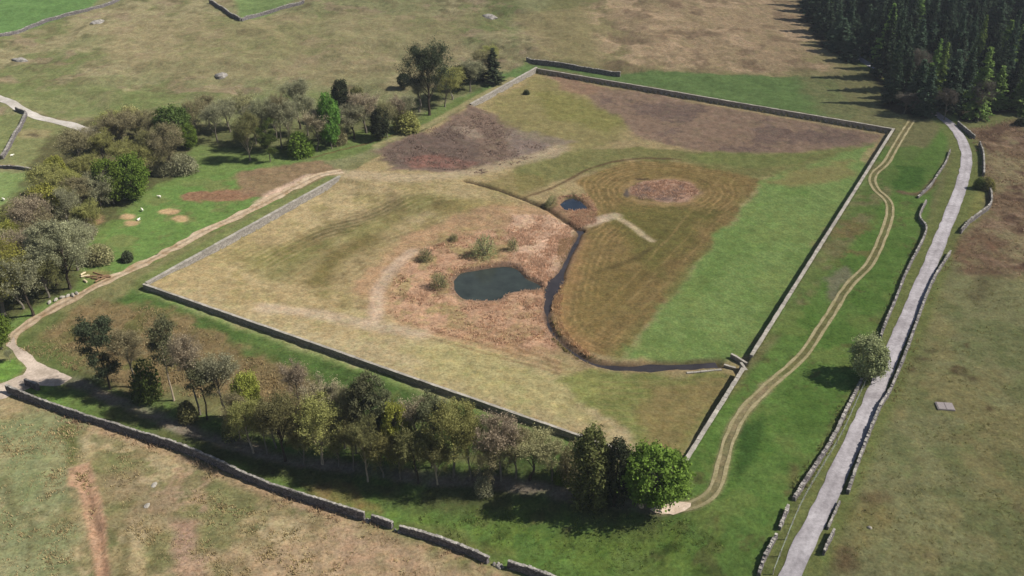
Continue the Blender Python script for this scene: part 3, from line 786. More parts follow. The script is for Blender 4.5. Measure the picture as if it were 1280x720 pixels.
def sheet(name, P, mat, label, cat, z=None, lift=0.02, cell=0.8):
    """flat or draped polygon sheet"""
    import mathutils
    from mathutils.geometry import delaunay_2d_cdt
    P = np.asarray(P, float)
    n0 = len(P); pts = [mathutils.Vector(p) for p in P]
    xs = np.arange(P[:, 0].min(), P[:, 0].max(), cell); ys = np.arange(P[:, 1].min(), P[:, 1].max(), cell)
    A, B = np.meshgrid(xs, ys); A = A.ravel(); B = B.ravel()
    k = poly_sd(A, B, P) < -0.3
    pts += [mathutils.Vector((a_, b_)) for a_, b_ in zip(A[k], B[k])]
    vs, es, fs, *_ = delaunay_2d_cdt(pts, [], [list(range(n0))], 1, 1e-4)
    V = np.array([tuple(v) for v in vs])
    Z = np.full(len(V), z) if z is not None else hbase(V[:, 0], V[:, 1]) + lift
    mb = MB(); mb.add(np.c_[V, Z], [tuple(f) for f in fs])
    o = mb.obj(name, mat, smooth=True)
    for p in o.data.polygons:
        if p.normal.z < 0: p.flip()
    return tag(o, label, cat, kind="structure")


def grow(P, d):
    c = P.mean(0); r = np.linalg.norm(P - c, axis=1)[:, None]
    return c + (P - c) * (1 + d / r)


def fray_poly(P, a=0.5):
    P = resample(np.vstack([P, P[:1]]), 0.9)[:-1]
    return P + a * np.c_[vnoise(P[:, 0], P[:, 1], 1.7, 3), vnoise(P[:, 0], P[:, 1], 1.7, 4)]


sheet("gravel_apron", fray_poly(at2(APRON), 0.35), M_APRON, "pale gravel junction at the gap in the front wall", "track", lift=0.025)
sheet("stone_hardstanding", fray_poly(at2([(812, 637), (826, 630), (846, 626), (864, 629), (858, 638), (842, 643), (822, 643)]), 0.4),
      sheet_mat("chalky_stone", (206, 186, 166), (186, 164, 142), 0.4, 2.5, 0.2), "pale stone patch where the winding track ends", "track", lift=0.035)
M_WATER = water_mat("pond_water", (48, 53, 48), 0.1); M_WATER2 = water_mat("sky_tinted_water", (36, 44, 54)); M_WATER3 = water_mat("ditch_water", (50, 46, 46), 0.12)  # small pond's base colour carries the blue of the reflected sky
sheet("pond_water", grow(POND, 1.2), M_WATER, "dark round pond in the middle of the reservoir bed", "pond", z=WATER, cell=3)
sheet("pond_water", grow(POND2, 1.0), M_WATER2, "small blue pond beside the narrow ditch", "pond", z=WATER + 0.004, cell=3)
o = ribbon("channel_water", CHANNEL, 1.9, M_WATER3, 0, "dark winding water channel from pond to sluice", "channel", wfun=lambda s: chan_w(s) + 0.7)
zz = np.empty(len(o.data.vertices) * 3, np.float32); o.data.vertices.foreach_get("co", zz); zz[2::3] = WATER - 0.004; o.data.vertices.foreach_set("co", zz)
# ------------------------------------------------------------------ walls
M_DRY = stone_mat("dry_stone", (110, 104, 102), 2.6, 0.3, 0.4)
M_COPE = stone_mat("coping_stone", (142, 136, 128), 1.2, 0.8, 0.3)
M_MASON = stone_mat("reservoir_masonry", (138, 131, 121), 1.7, 0.55, 0.22, (124, 119, 104))
M_SLAB = stone_mat("dressed_coping", (150, 143, 132), 0.9, 0.9, 0.14, (150, 146, 126))


def wall(label, P, H, W, kind="dry", world=False, top=None, group=None, drop=0.5, ruin=0.0, name="stone_wall", cat="wall", smooth=True):
    """stone wall: rough battered body + row of coping stones"""
    if not world: P = at2(P)
    if smooth and len(P) > 2: P = smooth_line(P, 4)
    P = resample(P, 0.5); n = len(P)
    T = np.gradient(P, axis=0); T /= np.linalg.norm(T, axis=1)[:, None] + 1e-9; Nn = np.c_[-T[:, 1], T[:, 0]]
    c = P[n // 2]; z0 = float(hbase(c[0], c[1])) if top is None else top - H
    root = empty(name, (c[0], c[1], z0)); tag(root, label, cat, group, "thing")
    g = hbase(P[:, 0], P[:, 1])
    s = np.arange(n) * 0.5
    zt = (g + H * (1 + 0.14 * vnoise(s, s * 0, 5, 7) + 0.07 * vnoise(s, s * 0, 1.1, 8)) - ruin * H * sstep(0.0, 0.7, vnoise(s, s * 0 + 3, 4.5, 9))) if top is None else top + 0.05 * vnoise(s, s * 0 + 2, 14, 6) + 0.025 * vnoise(s, s * 0 + 5, 3, 6)
    j = 0.07 if kind == "dry" else 0.0
    rings = []
    zb = np.minimum(g, zt) - drop if top is None else np.minimum(g, top - H) - drop
    for (o_, f) in ((-0.5, 0), (-0.46, .35), (-0.42, .7), (-0.38, 1), (0.38, 1), (0.42, .7), (0.46, .35), (0.5, 0)):
        X = P + Nn * (o_ * W + j * RNG.uniform(-1, 1, n))[:, None] + T * (j * RNG.uniform(-1, 1, n))[:, None]
        zz_ = zb + (zt - zb) * f + (j * RNG.uniform(-1, 1, n) if 0 < f else 0)
        rings.append(np.c_[X - c, zz_ - z0])
    V = np.stack(rings, 1).reshape(-1, 3); m = 8
    fs = [(i * m + k, i * m + k + 1, (i + 1) * m + k + 1, (i + 1) * m + k) for i in range(n - 1) for k in range(m - 1)]
    fs += [tuple(range(m)), tuple((n - 1) * m + k for k in range(m))[::-1]]
    mb = MB(); mb.add(V, fs); mb.obj("wall_body", M_DRY if kind == "dry" else M_MASON, root)
    mb = MB(); L = s[-1]; p = 0.0; few = L < (6 if kind == "dry" else 12); cm_ = M_COPE if kind == "dry" else M_SLAB
    tx = np.interp
    while p < L - 0.1:
        l = RNG.uniform(0.28, 0.6) if kind == "dry" else 1.25
        q = min(p + l / 2, L)
        x, y, z = tx(q, s, P[:, 0]), tx(q, s, P[:, 1]), tx(q, s, zt)
        ax = (tx(q, s, T[:, 0]), tx(q, s, T[:, 1]))
        if kind == "dry":
            if ruin and RNG.random() < 0.25:
                if mb.n: mb.obj("coping", cm_, root); mb = MB()
            else:
                hh = RNG.uniform(0.12, 0.22)
                mb.box((x - c[0], y - c[1], z - z0 + hh / 2 - 0.06), l * 0.95, W * RNG.uniform(0.5, 0.85), hh, ax, 0.05, RNG.uniform(0.75, 1.25))
        else:
            mb.box((x - c[0], y - c[1], z - z0 + 0.08), l - 0.03, W * RNG.uniform(1.0, 1.18), RNG.uniform(.14, .2), ax, 0.025, RNG.uniform(0.8, 1.15))
        p += l
        if few and mb.n: mb.obj("coping_stone", cm_, root); mb = MB()
    if mb.n: mb.obj("coping", cm_, root)
    return root


def W2(*p): return np.array([NL + E1 * a + E2 * b for a, b in p])


TOP = 0.28
wall("long straight reservoir wall, dark on its near side, above the green bank", W2((-0.1, 0), (RU + 0.1, 0)), 1.15, 0.46, "mason", True, TOP, drop=0.9, smooth=False, name="reservoir_wall")
wall("pale reservoir wall beside the brown earth track", W2((0, 0.55), (0, RV1)), 1.5, 0.62, "mason", True, TOP, drop=0.9, smooth=False, name="reservoir_wall")
vg0 = float((pl([(929, 465)])[0] - NL) @ E2); vg1 = float((pl([(938, 446)])[0] - NL) @ E2)
wall("short pale reservoir wall from the bright green tree to the sluice gap", W2((RU, 0.55), (RU, vg0)), 1.5, 0.62, "mason", True, TOP, drop=0.9, smooth=False, name="reservoir_wall")
wall("long pale reservoir wall between the green lawn and the winding track", W2((RU, vg1), (RU, RV - 0.5)), 1.5, 0.62, "mason", True, TOP, drop=0.9, smooth=False, name="reservoir_wall")
wall("far dark faced wall closing the upper end of the reservoir", W2((0.6, RV), (RU + 0.3, RV)), 1.7, 0.5, "mason", True, 0.08, drop=0.9, smooth=False, name="reservoir_wall")
wall("pale wall at the far left corner of the upper reservoir bed", W2((0, RV2), (0, RV - 0.1)), 1.5, 0.62, "mason", True, TOP, drop=0.9, smooth=False, name="reservoir_wall")
# sluice
wall("upper side wall of the stone sluice at the end of the channel", [(913, 447), (919, 450), (936, 452)], 0.9, 0.4, "mason", top=-0.6, drop=1.6, name="sluice_wall")
wall("short pale side wall of the sluice beside the channel outlet", [(905, 459), (911, 461), (915, 462)], 0.9, 0.4, "mason", top=-0.85, drop=1.6, name="sluice_wall")
wall("cross shaped pale end stone of the sluice in the reservoir wall", [(925, 461), (933, 463)], 0.6, 0.4, "mason", top=-0.05, drop=1.2, smooth=False, name="sluice_wall")
wall("thin pale kerb along the lower edge of the channel", [(858, 467), (880, 465), (900, 463)], 0.4, 0.35, "mason", top=-1.25, drop=1.0, name="channel_kerb", cat="kerb")

wall("longest stretch of the front dry stone wall, dark faced above the rough field", [(10, 490), (43, 504), (110, 527), (180, 549), (247, 572), (320, 605), (379, 626), (456, 650)], 1.5, 0.5)
wall("shortest stretch of the front wall, standing between two gaps", [(465, 652), (478, 656), (491, 662)], 1.3, 0.6)
wall("second longest stretch of the front dry stone wall", [(500, 665), (540, 677), (575, 689), (610, 704)], 1.3, 0.6)
wall("stretch of the front dry stone wall that runs out of the bottom edge", [(635, 709), (665, 719), (700, 732), (780, 764), (860, 800)], 1.25, 0.6)
wall("short stub of dark wall inside the gap by the gravel junction", [(33, 481), (41, 484), (49, 488)], 1.3, 0.55)
# left pastures
wall("low pale wall dividing the far left pastures below the lane", [(33, 144), (27, 158), (18, 172), (11, 186), (3, 199)], 1.0, 0.8)
wall("dark short wall on the lower side of the farm lane", [(20, 138), (32, 143)], 1.0, 0.5)
wall("pale field wall crossing the top left corner", [(-60, 64), (0, 46), (45, 33), (105, 15), (150, 0)], 1.0, 0.9)
wall("dark field wall at the top edge left of the middle", [(262, 4), (282, 15), (301, 27)], 1.3, 0.6)
wall("pale field wall meeting the dark one at the top edge", [(302, 27), (322, 21), (345, 14), (380, 4)], 1.1, 0.8)
wall("low dark wall leading from the left edge into the wood", [(0, 210), (25, 212), (50, 216)], 0.8, 0.6, ruin=0.4)
wall("dark field wall just beyond the far reservoir wall", [(658, 77), (690, 82), (720, 87), (748, 92), (775, 96)], 1.4, 0.6)
# roadside walls
wall("tumbledown wall stretch running up to the willow beside the road", [(992, 626), (1012, 595), (1040, 551), (1058, 514), (1076, 478)], 0.8, 0.6, ruin=0.3)
wall("long field wall on the left of the road above the willow", [(1100, 424), (1108, 402), (1118, 379), (1133, 341), (1152, 304), (1157, 287), (1149, 273), (1157, 254)], 0.95, 0.48, ruin=0.1)
wall("faint ruined wall climbing toward the forest left of the road", [(1147, 248), (1163, 233), (1172, 219), (1181, 206), (1187, 190)], 0.7, 0.45, ruin=0.3)
wall("short broken wall piece below the tumbledown stretch", [(974, 663), (979, 650), (984, 638)], 0.75, 0.55, ruin=0.3)
wall("broken wall piece nearest the bottom edge left of the road", [(948, 720), (954, 702), (962, 686), (970, 672)], 0.75, 0.55, ruin=0.35)
wall("long dry stone wall along the right verge of the road", [(1059, 618), (1072, 580), (1088, 538), (1100, 510), (1113, 488), (1133, 439), (1163, 358), (1187, 318)], 0.85, 0.5, ruin=0.1)
wall("wall curving round the moor edge right of the road", [(1200, 292), (1212, 279), (1224, 270), (1237, 259), (1238, 245), (1233, 231)], 1.1, 0.48)
wall("dark wall piece beside the moor above the roadside bush", [(1229, 221), (1229, 208), (1228, 194), (1224, 182)], 1.1, 0.48)
wall("dark wall by the road where the forest begins", [(1218, 174), (1207, 165), (1197, 156)], 1.0, 0.48)
wall("low pale kerb wall at the right road edge by the field gateway", [(1034, 662), (1042, 645), (1049, 629)], 0.45, 0.35)
wall("small pale wall piece at the right road edge near the bottom", [(1029, 694), (1034, 682), (1041, 668)], 0.85, 0.45)


def stone(label, px, py, sx, sy, sz, mat, name="boulder", cat="boulder", group=None, lump=0.22):
    x, y, z = (float(a_[0]) for a_ in at(px, py))
    th = np.linspace(0, 2 * math.pi, 9)[:-1]; V = []
    for f, r in ((-0.35, 0.9), (0.15, 1.0), (0.6, 0.8), (0.9, 0.4)):
        V += [(sx / 2 * r * math.cos(t) * RNG.uniform(1 - lump, 1 + lump), sy / 2 * r * math.sin(t) * RNG.uniform(1 - lump, 1 + lump), sz * f * RNG.uniform(.9, 1.1)) for t in th]
    V.append((0, 0, sz)); fs = [(i * 8 + k, i * 8 + (k + 1) % 8, (i + 1) * 8 + (k + 1) % 8, (i + 1) * 8 + k) for i in range(3) for k in range(8)]
    fs += [(24 + k, 24 + (k + 1) % 8, 32) for k in range(8)]
    mb = MB(); mb.add(V, fs, RNG.uniform(.85, 1.15)); o = mb.obj(name, mat); o.location = (x, y, z); o.rotation_euler = (0, 0, RNG.uniform(0, 3))
    return tag(o, label, cat, group)


for (gx_, gy_, n_, lb) in ((460, 651, 5, "fallen grey stone in the left gap of the front wall"), (496, 664, 4, "fallen grey stone in the middle gap of the front wall"), (622, 707, 7, "fallen grey stone in the right gap of the front wall")):
    for k in range(n_):
        stone(lb, gx_ + RNG.uniform(-5, 5) * (2 if gx_ > 600 else 1), gy_ + RNG.uniform(-3, 4), RNG.uniform(.4, .8), RNG.uniform(.35, .6), RNG.uniform(.25, .45), M_COPE, "fallen_stone", "stone", lb.replace("fallen grey stone", "stones fallen"))
stone("pale flat rock lying in the front field, farther one", 193, 607, 1.7, 1.0, .3, M_SLAB)
stone("pale flat rock lying in the front field, nearer one", 184, 633, 1.3, 1.0, .35, M_SLAB)
stone("small pale rock in the field right of the road", 1087, 660, 0.7, .5, .3, M_SLAB)
for (px, py) in ((62, 378), (70, 375), (78, 372), (85, 370), (91, 369), (96, 367)):
    stone("pale stone in the row lining the earth track", px, py, RNG.uniform(.9, 1.6), .7, .45, M_SLAB, "edge_stone", "stone", "stones lining the earth track")
stone("pale rock outcrop among the bare trees of the left wood", 110, 207, 3.2, 2.2, 1.4, M_SLAB, lump=.3)
stone("rock outcrop high on the hillside at the top left", 122, 28, 5, 3, .9, M_COPE, lump=.35)
stone("grey rock outcrop on the hilltop near the top middle", 612, 22, 7, 4, 1.3, M_COPE, lump=.35)
stone("grey outcrop in the middle of the dry hillside", 277, 95, 5, 4, 1.0, M_COPE, lump=.35)
stone("low grey outcrop on the far left slope", 25, 76, 6, 3, 1.0, M_COPE, lump=.35)

# ------------------------------------------------------------------ slab, timber, sheep, fence
M_CONC = plain_mat("weathered_concrete", (126, 117, 114), 0.95)
sx, sy, sz = (float(a_[0]) for a_ in at(1181, 509))
mb = MB()
mb.box((0, 0, 0.03), 2.7, 2.0, 0.42, (1, -0.12), 0.012); mb.obj  # raised base
root = empty("concrete_slab", (sx, sy, sz)); tag(root, "grey concrete cover slab lying in the right field", "slab")
mb.obj("slab_base", M_CONC, root)
for k in (-1, 1):
    mb = MB(); mb.box((k * 0.62, -k * 0.07, 0.275), 1.16, 1.85, 0.07, (1, -0.12), 0.008); mb.obj("slab_cover", M_CONC, root)

M_WOOL = plain_mat("wool", (226, 220, 202), 1.0); M_FACE = plain_mat("sheep_face", (190, 180, 165), 0.9)


def sheep(px, py, rz, label, lying=False):
    x, y, z = (float(a_[0]) for a_ in at(px, py))
    root = empty("sheep", (x, y, z), rz, (.72, .72, .72)); tag(root, label, "sheep", "sheep on the left pastures")
    h = 0.36 if lying else 0.66
    prof = [(-.58, .05), (-.5, .2), (-.3, .29), (0, .31), (.3, .29), (.45, .22), (.55, .15)]
    mb = MB(); mb.tube([(a_, 0, h) for a_, _ in prof] + [(.68, 0, h + .12), (.78, 0, h + .16), (.95, 0, h + .04), (1.0, 0, h)], [r for _, r in prof] + [.12, .13, .08, .04], 10)
    if not lying:
        for a_ in (-.38, .34):
            for b_ in (-.14, .14):
                kx = -.06 if a_ < 0 else .02
                mb.tube([(a_, b_, h - .1), (a_ + kx, b_, .32), (a_, b_, .0)], [.09, .045, .04], 6)
    else:
        for a_ in (-.3, .35):
            for b_ in (-.26, .26): mb.tube([(a_, b_, .14), (a_ + .3, b_ * 1.1, .07)], [.08, .05], 6)
    for b_ in (-.1, .1): mb.tube([(.72, b_, h + .22), (.68, b_ * 2, h + .2)], [.045, .02], 5)
    mb.obj("body", M_WOOL, root, True)


sheep(156, 250, 0.3, "white sheep grazing at the edge of the left wood")
sheep(178, 264, 2.2, "white sheep standing just above the two sandy patches")
sheep(173, 275.5, 1.2, "white sheep lying beside the lower sandy patch", True)
sheep(199.5, 247.5, 2.9, "white sheep farthest out on the left green")
sheep(15, 196, 0.8, "white sheep at the foot of the low pale dividing wall")
sheep(5, 251, 2.5, "white sheep near the left edge on the green pasture")
sheep(20, 275, 0.4, "white sheep below the other on the left pasture beside the wood")

M_LOG = bark_mat("cut_timber", (122, 98, 74)); M_LOGW = plain_mat("fresh_wood", (196, 180, 146), .9)
for k, (px, py, l, a_, m_) in enumerate(((107, 346, 1.6, .4, M_LOGW), (104, 343, 1.3, 1.2, M_LOGW), (107, 352, 1.2, 2.4, M_LOGW), (117, 346, 2.6, .2, M_LOG), (123, 343, 2.8, 2.7, M_LOG), (129, 346, 2.4, .5, M_LOG), (120, 349, 2.2, 2.9, M_LOG), (133, 347, 1.8, .1, M_LOG), (126, 350, 2.4, .9, M_LOG))):
    x, y, z = (float(q_[0]) for q_ in at(px, py)); r = RNG.uniform(.14, .24)
    mb = MB(); mb.tube([(-l / 2, 0, r), (-l / 6, .05, r), (l / 6, 0.02, r * .97), (l / 2, -.04, r * .9)], [r, r * .95, r * .95, r * .85], 8)
    mb.tube([(l / 6, 0, r), (l / 6 + .25, .3, r * 1.6)], [r * .4, r * .25], 5)
    o = mb.obj("felled_log", m_); o.location = (x, y, z); o.rotation_euler = (0, 0, a_)
    tag(o, "pale cut log lying by the left wood" if m_ is M_LOGW else "brown felled log heaped beside the earth track", "log", "pale cut logs" if m_ is M_LOGW else "felled logs by the earth track")

M_POST = bark_mat("fence_post", (150, 142, 128)); M_WIRE = plain_mat("fence_wire", (150, 155, 150), .5, .6)


def fence(label, pts, step, mat_post=M_POST):
    P = resample(smooth_line(at2(pts), 4), step); z = hbase(P[:, 0], P[:, 1]); c = np.r_[P[0], z[0]]
    root = empty("wire_fence", tuple(c)); tag(root, label, "fence", None, "thing")
    X = np.c_[P, z] - c
    for p in X:
        mb = MB(); j = RNG.uniform(-.05, .05, 2)
        mb.tube([p + (0, 0, -.3), p + (j[0] * .5, j[1] * .5, .6), p + (j[0], j[1], 1.2)], [.07, .065, .06], 6); mb.obj("post", mat_post, root)
    for h in (.3, .65, 1.0):
        mb = MB(); mb.tube(X + (0, 0, h), np.full(len(X), .012), 4); mb.obj("wire", M_WIRE, root)


fence("post and wire fence running beside the broken walls left of the road", [(966, 718), (984, 672), (1003, 628), (1026, 588), (1052, 544), (1072, 500), (1094, 452)], 3.0)

# ------------------------------------------------------------------ trees
def lump_fn(rng):
    k = rng.normal(size=(7, 3)); k /= np.linalg.norm(k, axis=1)[:, None]; a_ = rng.uniform(-.28, .34, 7)
    return lambda d: 1 + (a_ * np.exp(4 * (d @ k.T - 1))).sum(1)


def unit(n, rng):
    v = rng.normal(size=(n, 3)); return v / np.linalg.norm(v, axis=1)[:, None]


def leaf_quads(C, size, rng, up=0.3, stretch=1.0):
    """one small randomly turned quad at every centre"""
    n = len(C); nrm = unit(n, rng); nrm[:, 2] = np.abs(nrm[:, 2]) + up
    nrm /= np.linalg.norm(nrm, axis=1)[:, None]
    a_ = np.cross(nrm, unit(n, rng)); a_ /= np.linalg.norm(a_, axis=1)[:, None] + 1e-9; b_ = np.cross(nrm, a_)
    s = (size * rng.uniform(.6, 1.4, n))[:, None]
    a_ = a_ * s * stretch; b_ = b_ * s / stretch
    return np.stack([C - a_ - b_ * .6, C + a_ * .7 - b_, C + a_ + b_ * .6, C - a_ * .7 + b_], 1)


def skeleton(mb, H, W, cb, nl, rng, r0=0.22, lean=0.0, pine=False):
    """trunk with limbs; returns points and directions along the finer wood"""
    top = H * (0.93 if pine else 0.72)
    n = 7; zs = np.linspace(-.4, top, n)
    j = np.cumsum(rng.normal(0, .12, (n, 2)), axis=0); j[:2] *= .2
    j[:, 0] += lean * zs
    T = np.c_[j, zs]; R = r0 * np.interp(zs / top, [-.1, 0, .08, 1], [1.5, 1.3, 1, .25])
    mb.tube(T, R, 7)
    lump = lump_fn(rng); cz = (H + cb) / 2; rz = (H - cb) / 2
    pts = []; dirs = []
    for i in range(nl):
        f = rng.uniform(.0, 1) ** .8
        zb = cb * .85 + f * (top - cb * .85)
        b_ = np.array([np.interp(zb, zs, T[:, 0]), np.interp(zb, zs, T[:, 1]), zb])
        az = i * 2.399 + rng.uniform(-.5, .5)
        el = rng.uniform(-.1, .35) if pine else rng.uniform(.15, .6) + .7 * f
        d = np.array([math.cos(az) * math.cos(el), math.sin(az) * math.cos(el), math.sin(el)])
        e = np.array([d[0] * W / 2, d[1] * W / 2, d[2] * rz * 1.0]) * lump(d[None])[0] * rng.uniform(.75, 1.0)
        e = e + np.array([j[-1, 0] * .6, j[-1, 1] * .6, cz if not pine else zb])
        if not pine: e[2] = max(e[2], zb + .2)
        m_ = b_ + (e - b_) * .5 + rng.normal(0, .25, 3) + np.array([0, 0, -.1 if not pine else .25])
        L = np.array([b_, b_ + (m_ - b_) * .5, m_, (m_ + e) / 2 + rng.normal(0, .15, 3), e])
        rr = r0 * rng.uniform(.28, .45) * (1 - .4 * f)
        mb.tube(L, rr * np.array([1, .8, .6, .4, .15]), 5)
        for q in np.linspace(.3, 1, 7):
            p = np.array([np.interp(q * 4, range(5), L[:, k]) for k in range(3)])
            pts.append(p); dirs.append(d)
        for s in range(4):
            q = rng.uniform(.35, .95)
            p = np.array([np.interp(q * 4, range(5), L[:, k]) for k in range(3)])
            d2 = d * .7 + unit(1, rng)[0] * .9 + np.array([0, 0, .35]); d2 /= np.linalg.norm(d2)
            l2 = rng.uniform(.16, .34) * W * (1.1 - .5 * q)
            e2 = p + d2 * l2
            S = np.array([p, (p + e2) / 2 + rng.normal(0, .08, 3), e2])
            mb.tube(S, rr * .35 * np.array([1, .7, .25]), 4)
            for u_ in (.35, .6, .8, 1): pts.append(p + (e2 - p) * u_); dirs.append(d2)
    return np.array(pts), np.array(dirs)


def bare_tree(seed, H=12, W=8, cb=3.0, ntw=6500, nb=5200, r0=.22, nl=17, bud=.07):
    rng = np.random.default_rng(seed); tr = MB(); cr = MB()
    P, D = skeleton(tr, H, W, cb, nl, rng, r0)
    # bring in more boughs filling the crown's volume
    i = rng.integers(0, len(P), ntw)
    d = D[i] * .55 + unit(ntw, rng) * .75 + np.array([0, 0, .3]); d /= np.linalg.norm(d, axis=1)[:, None]
    l = rng.uniform(.5, 1.5, ntw)[:, None]
    A = P[i] + rng.normal(0, .12, (ntw, 3)); B = A + d * l + rng.normal(0, .06, (ntw, 3))
    sd = np.cross(d, unit(ntw, rng)); sd /= np.linalg.norm(sd, axis=1)[:, None] + 1e-9; sd *= rng.uniform(.008, .022, ntw)[:, None]
    cr.tris(np.stack([A - sd, A + sd, B], 1), rng.uniform(.6, 1.1, ntw))
    k = rng.integers(0, ntw, nb); C = A[k] + (B[k] - A[k]) * rng.uniform(.4, 1.1, nb)[:, None] + rng.normal(0, .12, (nb, 3))
    t = 1.0 + .22 * np.sin(C[:, 0] * 1.3 + seed) * np.sin(C[:, 1] * 1.1) + rng.uniform(-.25, .35, nb)
    cr.quads(leaf_quads(C, bud, rng), t)
    return tr, cr


def leafy_tree(seed, H=9, W=8, cb=1.6, ncl=230, per=56, r0=.2, leaf=.13, dome=True, spread=.5):
    rng = np.random.default_rng(seed); tr = MB(); cr = MB()
    skeleton(tr, H * .95, W * .85, cb, 12, rng, r0)
    lump = lump_fn(rng); cz = (H + cb) / 2; rz = (H - cb) / 2
    d = unit(ncl, rng); r = rng.uniform(.35, 1, ncl) ** .4 * lump(d)
    C = np.c_[d[:, 0] * W / 2 * r, d[:, 1] * W / 2 * r, cz + d[:, 2] * rz * r]
    C[:, 2] = np.maximum(C[:, 2], cb * .7 + .2)
    sz = rng.uniform(.45, 1.0, ncl) * spread * W / 8 * 1.2
    X = np.repeat(C, per, 0) + rng.normal(0, 1, (ncl * per, 3)) * np.repeat(sz, per)[:, None] * np.array([1, 1, .7])
    t = np.repeat(rng.uniform(.7, 1.25, ncl), per) * rng.uniform(.8, 1.2, ncl * per)
    cr.quads(leaf_quads(X, leaf, rng), t)
    return tr, cr


def pine_tree(seed, H=14, W=5.5, cb=6.5, nl=17, per=95, r0=.2):
    rng = np.random.default_rng(seed); tr = MB(); cr = MB()
    P, D = skeleton(tr, H, W, cb, nl, rng, r0, pine=True)
    sel = rng.permutation(len(P))[:int(len(P) * .42)]
    C = P[sel]; n = len(C)
    sz = rng.uniform(.3, .65, n)
    X = np.repeat(C, per // 2, 0) + rng.normal(0, 1, (n * (per // 2), 3)) * np.repeat(sz, per // 2)[:, None] * np.array([1, 1, .5]) + np.array([0, 0, .15])
    cr.quads(leaf_quads(X, .10, rng, .1, 1.9), np.repeat(rng.uniform(.65, 1.3, n), per // 2) * rng.uniform(.8, 1.2, len(X)))
    # top tuft
    X = np.array([0, 0, H * .95]) + rng.normal(0, 1, (260, 3)) * (.5, .5, .45) + np.r_[P[-1][:2] * 0, 0]
    cr.quads(leaf_quads(X, .1, rng, .1, 1.9), rng.uniform(.8, 1.2, 260))
    return tr, cr


def spruce_tree(seed, H=17, W=5.4, lv=19, cb=1.5, dens=1.0):
    rng = np.random.default_rng(seed); tr = MB(); cr = MB()
    zs = np.linspace(-.4, H * .98, 6); tr.tube(np.c_[rng.normal(0, .04, (6, 2)), zs], .2 * np.array([1.3, 1, .8, .55, .3, .05]), 7)
    C = []; dr = []
    for i in range(lv):
        f = i / (lv - 1); z = cb + (H - cb) * f ** .95
        r = W / 2 * (1 - f) ** .85 * rng.uniform(.82, 1.12) + .12
        nb = max(4, int((9 - 4 * f) * dens))
        for b_ in range(nb):
            az = rng.uniform(0, 6.283); rr = r * rng.uniform(.7, 1.1)
            k = max(4, int(rr * 9)); q = np.linspace(.12, 1, k)
            drp = -.28 * rr * q ** 1.5 + .1 * rr * q ** 4
            p = np.c_[np.cos(az) * rr * q, np.sin(az) * rr * q, z + drp]
            C.append(np.repeat(p, 4, 0) + rng.normal(0, .13, (k * 4, 3))); dr.append(np.full(k * 4, rng.uniform(.7, 1.25)))
    C.append(np.c_[rng.normal(0, .07, (40, 2)), rng.uniform(H * .9, H * 1.02, 40)]); dr.append(np.full(40, 1.1))
    C = np.concatenate(C); t = np.concatenate(dr)
    cr.quads(leaf_quads(C, .15, rng, .2, 1.5), t * rng.uniform(.8, 1.2, len(C)))
    return tr, cr


def cypress_tree(seed, H=13, W=4.4):
    rng = np.random.default_rng(seed); tr = MB(); cr = MB()
    tr.tube([(0, 0, -.3), (0, 0, H * .3), (0.05, 0, H * .8)], [.35, .25, .05], 7)
    n = 190; f = rng.uniform(0.02, 1, n); az = rng.uniform(0, 6.283, n)
    lump = 1 + .16 * np.sin(3 * az + 2) + .1 * np.sin(5 * az + 9 * f)
    r = W / 2 * np.interp(f, [0, .1, .45, .82, .94, 1], [.8, .95, 1, .92, .66, .25]) * lump * rng.uniform(.6, 1, n)
    C = np.c_[np.cos(az) * r, np.sin(az) * r, f * H * .97 + .2]
    per = 46
    X = np.repeat(C, per, 0) + rng.normal(0, 1, (n * per, 3)) * (.26, .26, .6)
    cr.quads(leaf_quads(X, .12, rng, 0, 1.5), np.repeat(rng.uniform(.65, 1.3, n), per) * rng.uniform(.8, 1.2, len(X)))
    return tr, cr


def shrub(seed, H=3, W=3.4, twiggy=True, leaf=.1, n=2200):
    rng = np.random.default_rng(seed); tr = MB(); cr = MB()
    for i in range(9):
        az = i * .7 + rng.uniform(-.3, .3); e = np.array([math.cos(az) * W * .38, math.sin(az) * W * .38, H * rng.uniform(.6, .95)])
        tr.tube([np.array([0, 0, -.1]) + .1 * e, e * .5 + rng.normal(0, .1, 3), e], [.06, .04, .012], 5)
    lump = lump_fn(rng); d = unit(n, rng); d[:, 2] = np.abs(d[:, 2])
    r = rng.uniform(.15, 1, n) ** .5 * lump(d)
    C = np.c_[d[:, 0] * W / 2 * r, d[:, 1] * W / 2 * r, .15 + d[:, 2] * H * .92 * r]
    t = 1 + .3 * np.sin(C[:, 0] * 3 + seed) * np.sin(C[:, 1] * 2.7 + 1) + rng.uniform(-.2, .2, n)
    cr.quads(leaf_quads(C, leaf, rng), t)
    if twiggy:
        k = rng.integers(0, n, n // 2); A = C[k]; dd = d[k] * .7 + unit(len(k), rng) * .5; sd = unit(len(k), rng) * .018
        cr.tris(np.stack([A - sd, A + sd, A + dd * .7], 1), rng.uniform(.6, 1, len(k)))
    return tr, cr


